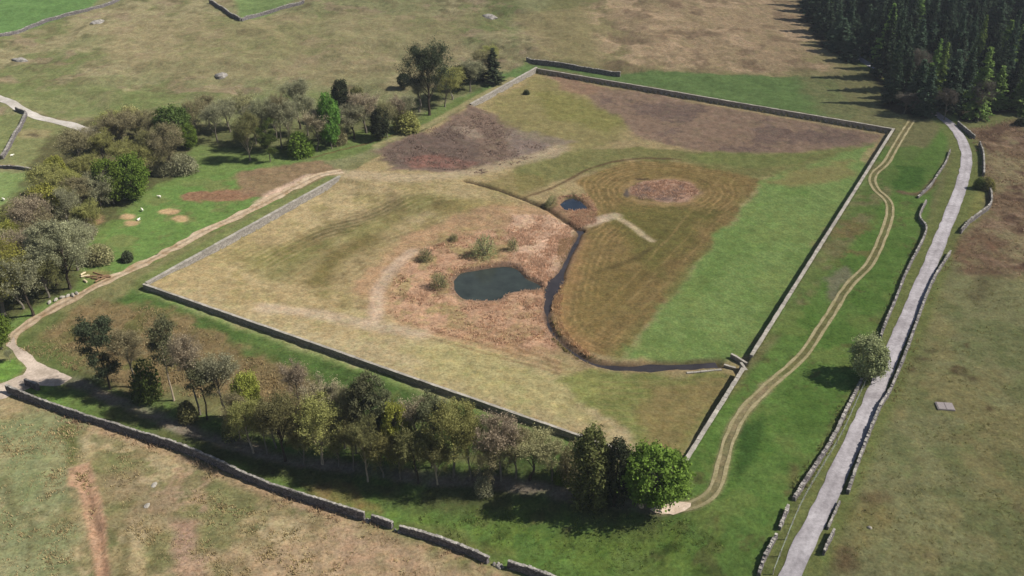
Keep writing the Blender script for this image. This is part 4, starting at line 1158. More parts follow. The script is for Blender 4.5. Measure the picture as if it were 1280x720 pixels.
SAGE = (142, 142, 98)
M_BARK = bark_mat("bark_grey", (112, 104, 92)); M_BARKP = bark_mat("bark_pale", (158, 142, 120)); M_BARKD = bark_mat("bark_dark", (70, 62, 52))
LM = dict(
    brown=leaf_mat("twigs_brown", (146, 139, 102), .35, .14), grey=leaf_mat("twigs_grey", (143, 141, 110), .35, .14), pink=leaf_mat("twigs_pink", (160, 147, 120), .35, .14),
    shade=leaf_mat("twigs_dark", (96, 90, 80), .2), sage=leaf_mat("leaves_sage", SAGE, .3), olive=leaf_mat("buds_olive", (142, 140, 84), .35), dolive=leaf_mat("buds_dark_olive", (122, 120, 78), .35), yellow=leaf_mat("leaves_yellow", (150, 150, 72), .4), pale=leaf_mat("leaves_pale", (166, 160, 108), .3),
    green=leaf_mat("leaves_green", (104, 122, 52), .35), bright=leaf_mat("leaves_bright", (100, 128, 58), .35), mid=leaf_mat("leaves_mid", (86, 100, 52), .3),
    pine=leaf_mat("needles_pine", (98, 98, 70), .15), dark=leaf_mat("needles_dark", (64, 70, 50), .1), spruce=leaf_mat("needles_spruce", (66, 80, 62), .15, .4), larch=leaf_mat("needles_larch", (116, 136, 74), .25, .25),
    cyp=leaf_mat("sprays_cypress", (98, 102, 60), .15), willow=leaf_mat("leaves_willow", (150, 156, 112), .35))


class Kind:
    def __init__(s, name, builds, H, W):
        s.H, s.W = H, W
        s.m = []
        for t, c in builds:                      # bring every build to the nominal height and spread
            V = np.vstack(c.v); f = np.array([1, 1, 1.0]); h = np.percentile(V[:, 2], 99.8); r = np.percentile(np.hypot(V[:, 0], V[:, 1]), 97)
            f = np.array([W / 2 / r, W / 2 / r, H / h])
            for q_ in (t, c): q_.v = [v_ * f for v_ in q_.v]
            s.m.append((t.mesh(name + "_trunk", M_BARK), c.mesh(name + "_crown", LM["brown"])))


K = dict(
    bare=Kind("bare_tree", [bare_tree(100 + i) for i in range(5)], 12, 8),
    thin=Kind("thin_tree", [bare_tree(120 + i, 13, 5.4, 4.5, 4600, 3600, .17, 14, .06) for i in range(3)], 13, 5.4),
    bud=Kind("budding_tree", [bare_tree(140 + i, 12, 8, 2.0, 5200, 13500, .22, 20, .062) for i in range(4)], 12, 8),
    leafy=Kind("leafy_tree", [leafy_tree(160 + i) for i in range(4)], 9, 8),
    pine=Kind("pine_tree", [pine_tree(180 + i) for i in range(4)], 14, 5.5),
    dpine=Kind("dense_pine", [pine_tree(190 + i, 13, 6.5, 3.2, 26, 110) for i in range(3)], 13, 6.5),
    spruce=Kind("spruce_tree", [spruce_tree(200 + i, 17, 5.4, 21, 1.2, 1.25) for i in range(5)], 17, 5.4),
    cyp=Kind("cypress_tree", [cypress_tree(220)], 13, 4.4),
    shrub=Kind("shrub", [shrub(230 + i) for i in range(3)], 3, 3.4),
    wisp=Kind("wispy_shrub", [shrub(260 + i, 3, 3.4, True, .06, 1100) for i in range(3)], 3, 3.4),
    fuzzy=Kind("twiggy_shrub", [shrub(240 + i, 3, 3.4, True, .075, 2600) for i in range(3)], 3, 3.4))
CNT = {}


def put(kind, col, x, y, h, w, label, group=None, bark=None, name=None, cat="tree", rz=None, sink=0.05):
    k = K[kind]; i = CNT.get(kind, 0); CNT[kind] = i + 1
    tm, cm = k.m[i % len(k.m)]
    z = float(hbase(x, y)) - sink
    name = name or {"bare": "bare_tree", "thin": "bare_tree", "bud": "budding_tree", "leafy": "leafy_tree", "pine": "pine_tree", "dpine": "pine_tree", "spruce": "spruce_tree", "cyp": "cypress_tree", "shrub": "shrub", "fuzzy": "shrub", "wisp": "shrub"}[kind]
    root = empty(name, (x, y, z), random.uniform(0, 6.28) if rz is None else rz, (w / k.W, w / k.W, h / k.H))
    tag(root, label, cat, group)
    t = link(bpy.data.objects.new("stem" if kind in ("shrub", "fuzzy", "wisp") else "trunk", tm), root); c = link(bpy.data.objects.new("foliage" if kind in ("shrub", "fuzzy", "wisp") else "crown", cm), root)
    t.material_slots[0].link = "OBJECT"; t.material_slots[0].material = bark or M_BARK
    c.material_slots[0].link = "OBJECT"; c.material_slots[0].material = LM[col]
    return root


def tree(kind, col, bx, by, ty, wpx, label, group=None, **kw):
    """base pixel, pixel row of the top and crown width in pixels -> a tree standing on the ground there"""
    x, y, z = (float(a_[0]) for a_ in at(bx, by))
    lo, hi = 0.2, 40.0
    for _ in range(40):
        h = (lo + hi) / 2; zz_ = z + h; dd = depth(x, y, zz_)
        py = 360 - F * (y * SP + (zz_ - CAMH) * CP) / dd
        if py > ty: lo = h
        else: hi = h
    w = wpx * depth(x, y, z + h / 2) / F * (1.2 if kind in ("bare", "thin", "bud") else 1.08); h *= 1.04
    return put(kind, col, x, y, h, w, label, group, **kw)
# --- the belt in front of the reservoir
tree("dpine", "dark", 138, 486, 402, 44, "dark ragged pine at the left end of the belt, beside the junction", bark=M_BARKD)
tree("thin", "brown", 169, 484, 416, 40, "thin brown tree right of the dark ragged pine")
tree("shrub", "mid", 184, 500, 452, 36, "dark green bush with a yellowish side under the thin brown tree", name="bush", cat="bush")
tree("pine", "pine", 217.6, 501, 404, 36, "tall pine with a long pale bare trunk standing free of the belt", bark=M_BARKP)
tree("thin", "pink", 250, 518, 420, 40, "slender pinkish bare tree right of the tall free standing pine")
tree("pine", "pine", 259, 525, 452, 36, "dark stemmed pine in front of the slender pinkish tree", bark=M_BARKD)
tree("thin", "grey", 284, 520, 446, 44, "feathery grey tree with a short dark trunk above the shadows")
tree("leafy", "yellow", 312, 532, 472, 33, "small round yellow-green tree rising behind the left half of the belt")
tree("bud", "olive", 317, 567, 502, 40, "olive budding tree in front of the round yellow-green tree", bark=M_BARKP)
tree("thin", "dolive", 334, 568, 512, 28, "narrow olive tree squeezed beside the olive budding one")
tree("bud", "dolive", 357, 577, 492, 48, "dark olive tree in deep shade left of the large yellow-tinged tree", bark=M_BARKD)
tree("thin", "pink", 374, 536, 456, 34, "pale pinkish bare tree rising highest behind the belt's middle")
tree("bud", "olive", 403, 580, 500, 60, "large olive tree with a yellow tinge and a pale trunk", bark=M_BARKP)
tree("bare", "pink", 404, 556, 478, 40, "brownish bare tree behind the large yellow-tinged tree")
tree("bare", "pink", 431, 560, 482, 36, "pale topped bare tree left of the two dark pines")
tree("dpine", "pine", 458, 566, 474, 42, "left of the two dark pines behind the belt's middle", bark=M_BARKD)
tree("dpine", "pine", 484, 570, 480, 40, "right of the two dark pines, reddish brown at its side", bark=M_BARKD)
tree("bud", "dolive", 460, 602, 524, 42, "upright olive tree standing in front of the two dark pines", bark=M_BARKP)
tree("leafy", "yellow", 499, 586, 508, 38, "light yellow-green tree in the middle of the belt")
tree("thin", "dolive", 442, 588, 530, 30, "narrow dim tree left of the upright olive one")
tree("bud", "dolive", 523, 604, 538, 46, "olive tree with a dark trunk right of the light yellow-green tree", bark=M_BARKD)
tree("bud", "dolive", 547, 606, 550, 36, "olive tree with a pale crooked trunk at the belt's front edge", bark=M_BARKP)
tree("dpine", "pine", 540, 585, 502, 38, "dark pine top showing above the pale crooked trunk")
tree("bud", "olive", 567, 596, 506, 60, "large spreading olive tree left of the great round brown tree")
tree("bud", "olive", 589, 600, 520, 40, "olive tree tucked behind the great round brown tree's left side")
tree("bare", "pink", 626, 602, 522, 54, "great round pinkish brown bare tree")
tree("bud", "brown", 614, 603, 548, 40, "brown budding tree below the great round one")
tree("fuzzy", "grey", 606, 616, 596, 24, "small grey bush in front of the great round brown tree", name="bush", cat="bush")
tree("bare", "brown", 662, 600, 546, 52, "smaller round brown tree on a dark trunk, right of the great one", bark=M_BARKD)
tree("bare", "brown", 690, 600, 552, 36, "brown bare tree right of the smaller round one")
tree("fuzzy", "brown", 712, 600, 556, 34, "low brown thicket between the bare trees and the cypress", name="thicket", cat="bush")
tree("shrub", "green", 703, 603, 588, 22, "bright green bush at the foot of the brown thicket", name="bush", cat="bush")
tree("cyp", "cyp", 738, 630, 540, 47, "dense dark column shaped cypress at the right end of the belt", bark=M_BARKD)
tree("cyp", "dark", 768, 632, 552, 30, "narrower dark conifer between the cypress and the bright green tree", bark=M_BARKD)
tree("leafy", "green", 817, 631, 561, 79, "broad bright green tree at the corner of the reservoir")
tree("bare", "brown", 345, 560, 505, 36, "brown bare tree behind the dark olive tree")
tree("bare", "brown", 300, 548, 492, 34, "brown tree between the feathery grey one and the yellow-green one")
tree("bud", "dolive", 424, 584, 528, 34, "dim olive tree right of the large yellow-tinged one")
tree("bud", "dolive", 500, 600, 548, 34, "dim olive tree below the light yellow-green tree")
tree("bud", "dolive", 380, 582, 528, 32, "dim olive tree left of the pale trunk of the large tree")
tree("shrub", "dolive", 236, 524, 500, 26, "dark low bush at the foot of the slender pinkish tree", name="bush", cat="bush")
tree("shrub", "dolive", 290, 545, 520, 26, "dark low bush under the feathery grey tree", name="bush", cat="bush")
tree("bare", "brown", 445, 566, 490, 36, "brown bare tree at the left of the two dark pines")
tree("bare", "pink", 524, 576, 500, 36, "pale brown bare tree behind and right of the light yellow-green tree")
tree("bud", "olive", 480, 596, 536, 36, "olive tree between the upright olive and light yellow-green trees")
tree("bare", "brown", 645, 598, 536, 40, "brown bare tree between the great round and smaller round ones")
# leaning dead stem
x, y, z = (float(a_[0]) for a_ in at(800, 634))
root = empty("dead_trunk", (x, y, z)); tag(root, "leaning grey dead trunk in front of the bright green tree", "trunk")
mb = MB(); mb.tube([(0.3, 0, -.3), (0, 0.1, .8), (-.6, .3, 2.4), (-1.1, .6, 3.9)], [.42, .34, .3, .22], 9); mb.obj("bole", M_BARKP, root)
mb = MB(); mb.tube([(-.55, .3, 2.3), (-.2, .1, 3.0), (-.1, 0, 3.5)], [.15, .1, .05], 6); mb.obj("limb", M_BARKP, root)
# --- left wood
A = tree
A("bud", "yellow", 5, 394, 312, 76, "tall yellow-green tree cut by the left edge above the track")
A("leafy", "green", 2, 436, 396, 34, "low bright green tree at the left edge beside the junction")
A("thin", "grey", 13, 452, 438, 10, "tiny sapling on the green by the gravel junction")
A("bare", "grey", 42, 394, 320, 50, "grey bare tree with a dark trunk nearest the earth track", bark=M_BARKD)
A("bare", "grey", 88, 361, 288, 60, "big grey tree on a straight dark trunk at the wood's edge", bark=M_BARKD)
A("dpine", "grey", 71, 356, 280, 46, "grey smoky conifer behind the straight dark trunk", bark=M_BARKD)
A("bud", "grey", 97, 338, 280, 46, "hazy olive grey tree at the right side of the left wood")
A("bare", "pink", 47, 312, 250, 48, "round pinkish brown tree in front of the bright yellow one")
A("leafy", "yellow", 66, 292, 232, 38, "brightest yellow tree half hidden in the left wood")
A("bud", "yellow", 18, 330, 276, 42, "olive yellow tree near the left edge of the wood")
A("bare", "brown", 3, 345, 290, 44, "brown bare tree at the left edge below the olive yellow one")
A("bare", "pink", 36, 345, 290, 44, "purplish grey bare tree below the round pinkish one")
A("bare", "brown", 57, 322, 268, 38, "dark brown bare tree between the pinkish and smoky trees", bark=M_BARKD)
A("bare", "grey", 90, 296, 236, 36, "grey bare tree right of the brightest yellow tree")
A("fuzzy", "pink", 107, 296, 268, 26, "low pinkish bush at the edge of the green", name="bush", cat="bush")
A("fuzzy", "brown", 123, 328, 305, 36, "wide brown brushy bush by the earth track", name="bush", cat="bush")
A("shrub", "dark", 159, 326, 314, 17, "small dark purple brown brush heap on the green", name="brush_heap", cat="bush")
A("leafy", "green", 143, 255, 202, 42, "left of the two round leafy green trees by the pasture")
A("leafy", "green", 168, 250, 196, 40, "right of the two round leafy green trees by the pasture")
A("bud", "grey", 127, 262, 218, 36, "dark grey tree left of the two round leafy ones")
A("bud", "olive", 74, 264, 208, 50, "large olive tree beside the left pasture")
A("leafy", "yellow", 77, 244, 198, 28, "yellow topped small tree behind the large olive one")
A("bud", "olive", 84, 275, 234, 32, "olive tree below the large one")
A("bare", "brown", 100, 214, 164, 42, "round brown bare tree nearest the end of the farm lane")
A("bud", "olive", 133, 208, 164, 32, "yellowish brown tree behind the pale outcrop")
A("bare", "brown", 150, 190, 148, 34, "brown tree at the top of the wood near the hillside")
A("bare", "pink", 122, 190, 160, 28, "pinkish bare tree where the farm lane meets the wood")
A("bare", "brown", 156, 190, 140, 40, "dome shaped brown tree below the pale yellow one")
A("leafy", "pale", 171, 170, 134, 26, "pale straw yellow tree at the wood's upper edge")
A("bare", "brown", 188, 176, 138, 30, "brown bare tree right of the pale straw yellow tree")
A("leafy", "mid", 219, 182, 136, 42, "dark and bright green leafy tree in the upper wood")
A("leafy", "green", 236, 186, 156, 22, "small bright tree on the right of the dark green leafy one")
A("bud", "dolive", 197, 212, 164, 34, "round olive tree left of the tall two-toned tree")
A("bud", "brown", 215, 217, 158, 38, "tall tree of olive and brown at the pasture's top corner")
A("bud", "olive", 176, 224, 184, 44, "olive brown tree above the two round leafy trees")
A("bud", "olive", 160, 212, 176, 34, "olive tree between the dome shaped and olive brown trees")
A("fuzzy", "grey", 232, 215, 192, 36, "wide grey bush right of the tall two-toned tree", name="bush", cat="bush")
A("fuzzy", "grey", 203, 219, 200, 24, "grey bush at the foot of the round olive tree", name="bush", cat="bush")
A("bud", "olive", 115, 234, 194, 34, "olive tree beside the pale outcrop in the left wood")
A("bare", "brown", 105, 268, 222, 34, "brown bare tree in the thick of the left wood", "bare trees packed inside the left wood")
A("bare", "brown", 20, 366, 316, 40, "brown bare tree in the thick of the left wood", "bare trees packed inside the left wood")
A("bare", "brown", 62, 350, 300, 40, "brown bare tree in the thick of the left wood", "bare trees packed inside the left wood")
A("bare", "grey", 110, 322, 282, 34, "brown bare tree in the thick of the left wood", "bare trees packed inside the left wood")
# --- middle wood
A("bare", "brown", 247, 168, 126, 34, "brown bare tree at the left end of the middle wood")
A("bare", "grey", 272, 178, 132, 32, "grey bare tree above the shaded lawn of the middle wood")
A("bare", "grey", 288, 165, 126, 34, "grey bare tree standing behind the shaded lawn")
A("bare", "brown", 262, 158, 120, 30, "brown bare tree at the hillside edge of the middle wood", "bare trees along the hillside edge")
A("bare", "brown", 304, 160, 118, 34, "brown bare tree at the hillside edge of the middle wood", "bare trees along the hillside edge")
A("bud", "dolive", 313, 201, 142, 30, "olive tree on a pale trunk by the bare red slope", bark=M_BARKP)
A("dpine", "mid", 338, 202, 152, 22, "ivy clad trunk beside the olive tree on its pale trunk")
A("bare", "grey", 333, 186, 124, 30, "dark grey bare tree above the ivy clad trunk", bark=M_BARKD)
A("bare", "grey", 361, 189, 128, 36, "grey bare tree on a thin pale trunk in the middle wood", bark=M_BARKP)
A("thin", "brown", 352, 184, 118, 26, "thin bare tree left of the grey one on a pale trunk")
A("thin", "grey", 376, 161, 100, 32, "tallest bare tree, with a long dark trunk, in the middle wood", bark=M_BARKD)
A("bare", "pink", 396, 189, 140, 34, "reddish brown round tree left of the vivid green one")
A("shrub", "green", 378, 194, 164, 32, "green bush beneath the reddish brown round tree", name="bush", cat="bush")
A("leafy", "bright", 415, 186, 120, 28, "vivid green tree in the middle wood")
A("leafy", "dark", 427, 152, 102, 20, "dark evergreen standing behind the vivid green tree", bark=M_BARKD)
A("bare", "grey", 443, 174, 132, 38, "dark grey tangled tree right of the vivid green one", bark=M_BARKD)
A("bare", "pink", 458, 166, 116, 38, "broad pale brown tree at the right of the tangled one")
A("leafy", "dolive", 448, 150, 110, 22, "dull green tree on the hillside edge behind the pale brown tree")
A("leafy", "dark", 476, 174, 136, 26, "small dark evergreen above the bare purple slope")
A("bare", "brown", 484, 172, 126, 22, "slim brown tree beside the small dark evergreen")
A("bare", "pink", 498, 162, 122, 30, "pinkish bare tree near the right end of the middle wood")
A("shrub", "olive", 509, 164, 136, 36, "light green round bush at the right end of the middle wood", name="bush", cat="bush")
A("thin", "grey", 511, 162, 120, 18, "thin pale stem rising from the light green bush", bark=M_BARKP)
A("leafy", "dark", 505, 112, 92, 16, "small dark round tree alone on the hillside")
A("bud", "dark", 537, 144, 56, 54, "great dark tree with a thick black trunk above the track", bark=M_BARKD)
A("bud", "olive", 556, 134, 84, 34, "olive tree right of the great dark one")
A("leafy", "dark", 576, 112, 82, 26, "dark bush like tree between the great dark tree and the conifer")
A("spruce", "dark", 616, 104, 62, 26, "dark pointed conifer near the far left reservoir wall", bark=M_BARKD)
A("leafy", "dark", 594, 102, 80, 26, "dark green low tree left of the dark pointed conifer")
A("bare", "olive", 613, 92, 58, 26, "olive tree behind the dark pointed conifer")
A("bare", "grey", 320, 180, 132, 30, "grey bare tree in the thick of the middle wood", "bare trees packed inside the middle wood")
A("bare", "grey", 410, 178, 132, 28, "grey bare tree in the thick of the middle wood", "bare trees packed inside the middle wood")
A("bare", "grey", 346, 176, 122, 30, "grey bare tree in the thick of the middle wood", "bare trees packed inside the middle wood")
A("bare", "grey", 385, 170, 120, 30, "grey bare tree in the thick of the middle wood", "bare trees packed inside the middle wood")
A("fuzzy", "brown", 425, 180, 158, 22, "brown bush between the vivid green and tangled trees", name="bush", cat="bush")
A("bare", "grey", 524, 140, 96, 34, "grey bare tree left of the great dark tree")
A("bud", "olive", 566, 124, 84, 32, "olive brown tree between the great dark tree and the low evergreens")
A("bare", "grey", 588, 114, 76, 32, "grey bare tree between the low evergreens and the pointed conifer")
A("bare", "brown", 604, 98, 62, 28, "brown bare tree on the hillside left of the pointed conifer")
A("bud", "olive", 30, 300, 255, 40, "olive tree above the olive yellow one at the pasture's edge")
A("bud", "yellow", 92, 252, 214, 30, "yellow olive tree in the middle of the left wood")
A("bud", "olive", 116, 300, 252, 34, "olive tree at the green's edge above the pinkish bush")
A("bud", "olive", 30, 386, 330, 44, "olive tree beside the grey one nearest the earth track")
A("bud", "dolive", 62, 372, 318, 40, "dull olive tree between the grey trees above the track")
A("bud", "olive", 142, 178, 140, 34, "olive tree at the top of the left wood below the hillside")
A("bud", "dolive", 232, 172, 132, 30, "dull olive tree between the two woods")
# --- single bushes
A("leafy", "willow", 1083, 474, 424, 48, "pale green rounded willow beside the road wall", name="willow", cat="tree")
A("wisp", "sage", 606, 320, 291, 33, "largest grey green bush just above the pond", name="bush", cat="bush")
A("wisp", "sage", 641, 313, 295, 15, "small bush right of the largest one above the pond", name="bush", cat="bush")
A("wisp", "sage", 532, 326, 311, 19, "bush at the left margin of the red reed bed", name="bush", cat="bush")
A("wisp", "sage", 550, 360, 339, 24, "pale bush left of the pond's tip", name="bush", cat="bush")
A("wisp", "sage", 688, 257, 244, 17, "bush at the left of the small blue pond", name="bush", cat="bush")
A("wisp", "sage", 567, 301, 292, 12, "tiny bush in the straw left of the largest one", name="bush", cat="bush")
A("shrub", "dark", 658, 118, 112, 8, "tiny dark bush alone on the upper reservoir bed", name="bush", cat="bush")
A("shrub", "olive", 1234, 237, 222, 20, "olive bush beside the moor wall near the road", name="bush", cat="bush")
A("shrub", "mid", 1222, 236, 221, 14, "dark bush in the verge left of the moor wall", name="bush", cat="bush")  # added dark clump standing in for the shadow left of the olive bush
A("shrub", "dark", 1277, 156, 145, 20, "dark bush at the right edge below the forest", name="bush", cat="bush")
# --- the conifer forest
FP = at2([(1012, 30), (1036, 58), (1062, 80), (1082, 84), (1104, 108), (1108, 130), (1140, 143), (1178, 151), (1206, 152), (1300, 138), (1420, 126), (1420, 14), (1300, -70), (1000, -70)])
fr = np.random.default_rng(5); lo = FP.min(0); hi = FP.max(0); got = []
for _ in range(60000):
    p = fr.uniform(lo, hi)
    if p[1] > 455 or p[0] > 300: continue
    if poly_sd(np.array([p[0]]), np.array([p[1]]), FP)[0] > -0.5: continue
    if any((p[0] - a_) ** 2 + (p[1] - b_) ** 2 < 45 for a_, b_ in got): continue
    if seg_dist(np.array([p[0]]), np.array([p[1]]), ROAD)[0][0] < 3.5: continue
    got.append(tuple(p))
got.sort(key=lambda p: p[1])
print("forest", len(got))
got = got[:275]
for (x, y) in got:
    z = float(hbase(x, y)); d_ = depth(x, y, z + 12)
    px = 640 + F * x / d_; py = 360 - F * (y * SP + (z + 12 - CAMH) * CP) / d_
    lar = (px > 1170 and 30 < py < 120 and fr.random() < .42) or fr.random() < .05
    put("spruce", "larch" if lar else "spruce", x, y, fr.choice([fr.uniform(8, 13), fr.uniform(13, 20), fr.uniform(15, 23)]), fr.uniform(5.0, 8.6),
        "lighter green conifer among the dark ones in the forest" if lar else "dark green conifer packed in the top right forest",
        "lighter conifers in the forest" if lar else "dark conifers in the forest", bark=M_BARKD)
for (bx, by, ty, w_, lb) in ((1143, 104, 62, 26, "brown bare tree deep at the left side of the forest"), (1180, 150, 112, 22, "greyish bare tree at the forest's front edge above the road bend"),
                             (1150, 128, 112, 20, "small grey bare tree where the road enters the forest"), (1222, 152, 100, 24, "brown bare tree at the forest's front edge below the light conifers"),
                             (1130, 142, 116, 24, "bare tree left of the road where the forest starts")):
    A("bare", "shade", bx, by, ty, w_, lb)

# ------------------------------------------------------------------ rough grass and reeds
M_TUFT = leaf_mat("dry_grass", (255, 255, 255), .25, 0.0)


def tuft_mat():
    m, nt, N, L, out = new_mat("dry_blades")
    a_ = N("ShaderNodeAttribute"); a_.attribute_name = "blade"
    d = N("ShaderNodeBsdfDiffuse"); t = N("ShaderNodeBsdfTranslucent"); mx = N("ShaderNodeMixShader"); mx.inputs[0].default_value = .25
    L(a_.outputs["Color"], d.inputs[0]); L(a_.outputs["Color"], t.inputs[0]); L(d.outputs[0], mx.inputs[1]); L(t.outputs[0], mx.inputs[2]); L(mx.outputs[0], out.inputs[0]); return m


M_TUFT = tuft_mat()


def tufts(name, label, cat, areas):
    """areas: (polygon px, number, height, rgb)"""
    V = []; Cc = []
    rng = np.random.default_rng(len(label))
    for poly, n, hh, rgb in areas:
        P = at2(poly) if not isinstance(poly, np.ndarray) else poly
        lo = P.min(0); hi = P.max(0)
        q = rng.uniform(lo, hi, (n * 6, 2)); k = poly_sd(q[:, 0], q[:, 1], P) < 0
        q = q[k]; q = q[fbm(q[:, 0], q[:, 1], 5, 3, 77) > rng.uniform(-.25, .45, len(q))][:n]
        for d_, w_ in ((CHANNEL, 0.85), (ROAD, 2.4), (LEFT_TRACK, 2.2), (RIGHT_TRACK, 1.8)):
            if len(q): q = q[seg_dist(q[:, 0], q[:, 1], d_)[0] > w_]
        for W_ in (POND, POND2):
            if len(q): q = q[poly_sd(q[:, 0], q[:, 1], W_) > .05 + .5 * rng.random(len(q))]
        b = 6; n_ = len(q); z = hbase(q[:, 0], q[:, 1])
        X = np.repeat(np.c_[q, z], b, 0) + np.c_[rng.normal(0, .14, (n_ * b, 2)), np.zeros(n_ * b)]
        hgt = hh * rng.uniform(.5, 1.2, n_ * b); out = rng.normal(0, .35, (n_ * b, 2)) * hgt[:, None]
        az = rng.uniform(0, 6.28, n_ * b); sd = np.c_[np.cos(az), np.sin(az), np.zeros(n_ * b)] * (.05 + .05 * rng.random(n_ * b))[:, None]
        V.append(np.stack([X - sd - (0, 0, .1), X + sd - (0, 0, .1), X + np.c_[out, hgt]], 1).reshape(-1, 3))
        c = lin(*rgb) * np.repeat(rng.uniform(.7, 1.3, n_), b)[:, None] * rng.uniform(.85, 1.15, (n_ * b, 1))
        Cc.append(np.repeat(c, 3, 0))
    V = np.concatenate(V); Cc = np.concatenate(Cc); n = len(V) // 3
    me = bpy.data.meshes.new(name); me.from_pydata(V.tolist(), [], np.arange(3 * n).reshape(-1, 3).tolist())
    a_ = me.attributes.new("blade", "FLOAT_COLOR", "POINT"); a_.data.foreach_set("color", np.c_[Cc, np.ones(len(Cc))].astype(np.float32).ravel())
    me.materials.append(M_TUFT); o = link(bpy.data.objects.new(name, me)); tag(o, label, cat, None, "stuff")
    print(name, n)


wb = smooth_line(at2([(10, 496), (110, 534), (180, 556), (247, 580), (320, 612), (379, 634), (456, 660), (540, 688), (610, 712), (700, 742)]), 4)
T_ = np.gradient(wb, axis=0); T_ /= np.linalg.norm(T_, axis=1)[:, None]; N_ = np.c_[-T_[:, 1], T_[:, 0]]
strip = np.vstack([wb + N_ * .9, (wb - N_ * .9)[::-1]])
def foot(pts, off, w=0.7):
    p = smooth_line(at2(pts), 4); t_ = np.gradient(p, axis=0); t_ /= np.linalg.norm(t_, axis=1)[:, None]; n_ = np.c_[-t_[:, 1], t_[:, 0]]
    return np.vstack([p + n_ * (off + w), (p + n_ * (off - w))[::-1]])


F1 = [(992, 626), (1012, 595), (1040, 551), (1058, 514), (1076, 478)]; F2 = [(1059, 618), (1072, 580), (1088, 538), (1100, 510), (1113, 488), (1133, 439), (1163, 358), (1187, 318)]
F3 = [(1100, 424), (1118, 379), (1133, 341), (1152, 304)]
tufts("tussock_grass", "dry brown and straw tussock grass on the rough ground", "grass", [
    (strip, 2600, .5, (176, 150, 118)), (foot(F1, .7), 260, .5, (128, 128, 78)), (foot(F1, -.7), 260, .5, (136, 128, 84)), (foot(F2, .7, .5), 400, .45, (128, 128, 78)), (foot(F2, -.9), 600, .5, (140, 128, 86)), (foot(F3, .7), 300, .45, (128, 128, 78)),
    ([(-60, 500), (110, 536), (247, 582), (456, 662), (700, 745), (700, 800), (-100, 800)], 5500, .26, (176, 158, 116)),
    ([(24, 436), (66, 404), (130, 374), (205, 387), (300, 440), (400, 482), (430, 516), (360, 516), (280, 500), (180, 488), (90, 462)], 3000, .34, (166, 146, 106)),
    ([(1208, 164), (1290, 140), (1400, 130), (1400, 330), (1270, 345), (1200, 338), (1222, 280), (1242, 262)], 3600, .4, (160, 136, 110)),
    ([(1042, 690), (1110, 505), (1195, 330), (1300, 340), (1340, 740)], 1500, .2, (140, 134, 88)),
    ([(470, 660), (560, 630), (850, 645), (930, 700), (900, 760), (700, 742), (612, 700)], 1200, .2, (120, 132, 70)),
    ([(470, 200), (520, 165), (600, 140), (690, 190), (600, 218)], 1800, .35, (144, 124, 110))])
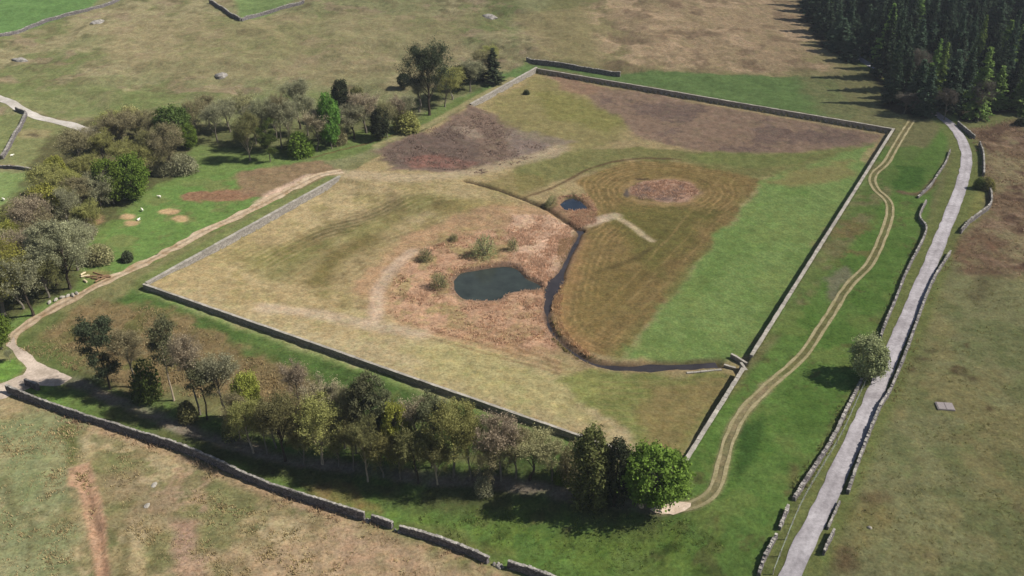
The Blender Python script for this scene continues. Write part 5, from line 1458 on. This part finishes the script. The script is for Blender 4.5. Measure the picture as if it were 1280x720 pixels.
tufts("reeds", "dry reddish reeds round the pond and channel", "reeds", [
    ([(487, 392), (492, 350), (530, 312), (580, 292), (640, 285), (700, 280), (716, 300), (692, 352), (684, 402), (695, 432), (640, 440), (580, 424), (510, 405)], 4200, .38, (198, 164, 134)),
    ([(640, 268), (684, 268), (714, 286), (714, 303), (697, 338), (680, 352), (660, 346), (634, 300)], 2600, .4, (210, 178, 150)),
    (np.vstack([CHANNEL[:60] + 2.2 * np.c_[np.ones(60), np.zeros(60)], (CHANNEL[:60] - 2.2 * np.c_[np.ones(60), np.zeros(60)])[::-1]]) if len(CHANNEL) >= 60 else at2([(700, 300), (722, 300), (700, 360), (690, 352)]), 700, .4, (170, 146, 108)),
    (at2([(690, 395), (682, 405), (690, 425), (720, 450), (750, 466), (760, 456), (730, 444), (706, 426)]), 420, .4, (136, 126, 80)),
    (ell(830, 239, 42, 14), 900, .4, (190, 156, 130)),
    ([(686, 256), (700, 245), (735, 243), (747, 262), (745, 280), (722, 288)], 600, .4, (186, 150, 122)),
    ([(700, 300), (716, 300), (706, 340), (700, 400), (720, 430), (745, 446), (730, 450), (692, 425), (688, 380), (694, 350)], 900, .4, (190, 156, 118))])

# ------------------------------------------------------------------ light
SUN_EL, SUN_AZ = math.radians(46), math.radians(93)      # azimuth clockwise from +Y
sd = bpy.data.lights.new("sun", "SUN"); sd.energy = 5.0; sd.angle = math.radians(0.53); sd.color = (1.0, 0.965, 0.905)
so = link(bpy.data.objects.new("sun", sd))
import mathutils
vec = mathutils.Vector((math.sin(SUN_AZ) * math.cos(SUN_EL), math.cos(SUN_AZ) * math.cos(SUN_EL), math.sin(SUN_EL)))
so.rotation_euler = vec.to_track_quat("Z", "Y").to_euler(); so.location = vec * 400
w = bpy.data.worlds.new("World"); sc.world = w; w.use_nodes = True
nt = w.node_tree; nt.nodes.clear()
sk = nt.nodes.new("ShaderNodeTexSky"); sk.sky_type = "NISHITA"; sk.sun_disc = False
sk.sun_elevation = SUN_EL; sk.sun_rotation = SUN_AZ; sk.altitude = 400; sk.air_density = 1.0; sk.dust_density = 1.2
bg = nt.nodes.new("ShaderNodeBackground"); bg.inputs[1].default_value = 0.066
ow = nt.nodes.new("ShaderNodeOutputWorld"); nt.links.new(sk.outputs[0], bg.inputs[0]); nt.links.new(bg.outputs[0], ow.inputs[0])
hm = MB(); hm.box((0, 0, 40), 9200, 9200, 120)
hz = bpy.data.materials.new("haze"); hz.use_nodes = True; hn = hz.node_tree; hn.nodes.clear()
ho = hn.nodes.new("ShaderNodeOutputMaterial"); hv = hn.nodes.new("ShaderNodeVolumePrincipled")
hv.inputs["Color"].default_value = (0.86, 0.91, 1.0, 1); hv.inputs["Density"].default_value = 0.0001; hv.inputs["Anisotropy"].default_value = 0.1
hn.links.new(hv.outputs[0], ho.inputs["Volume"])
tag(hm.obj("haze", hz), "thin pale haze in the air over the valley", "haze", kind="stuff")
sc.cycles.volume_bounces = 0
vs = sc.view_settings; vs.view_transform = "Standard"; vs.look = "None"; vs.exposure = 0.43; vs.gamma = 1.0; vs.use_curve_mapping = False
sc.cycles.max_bounces = 5; sc.cycles.diffuse_bounces = 3
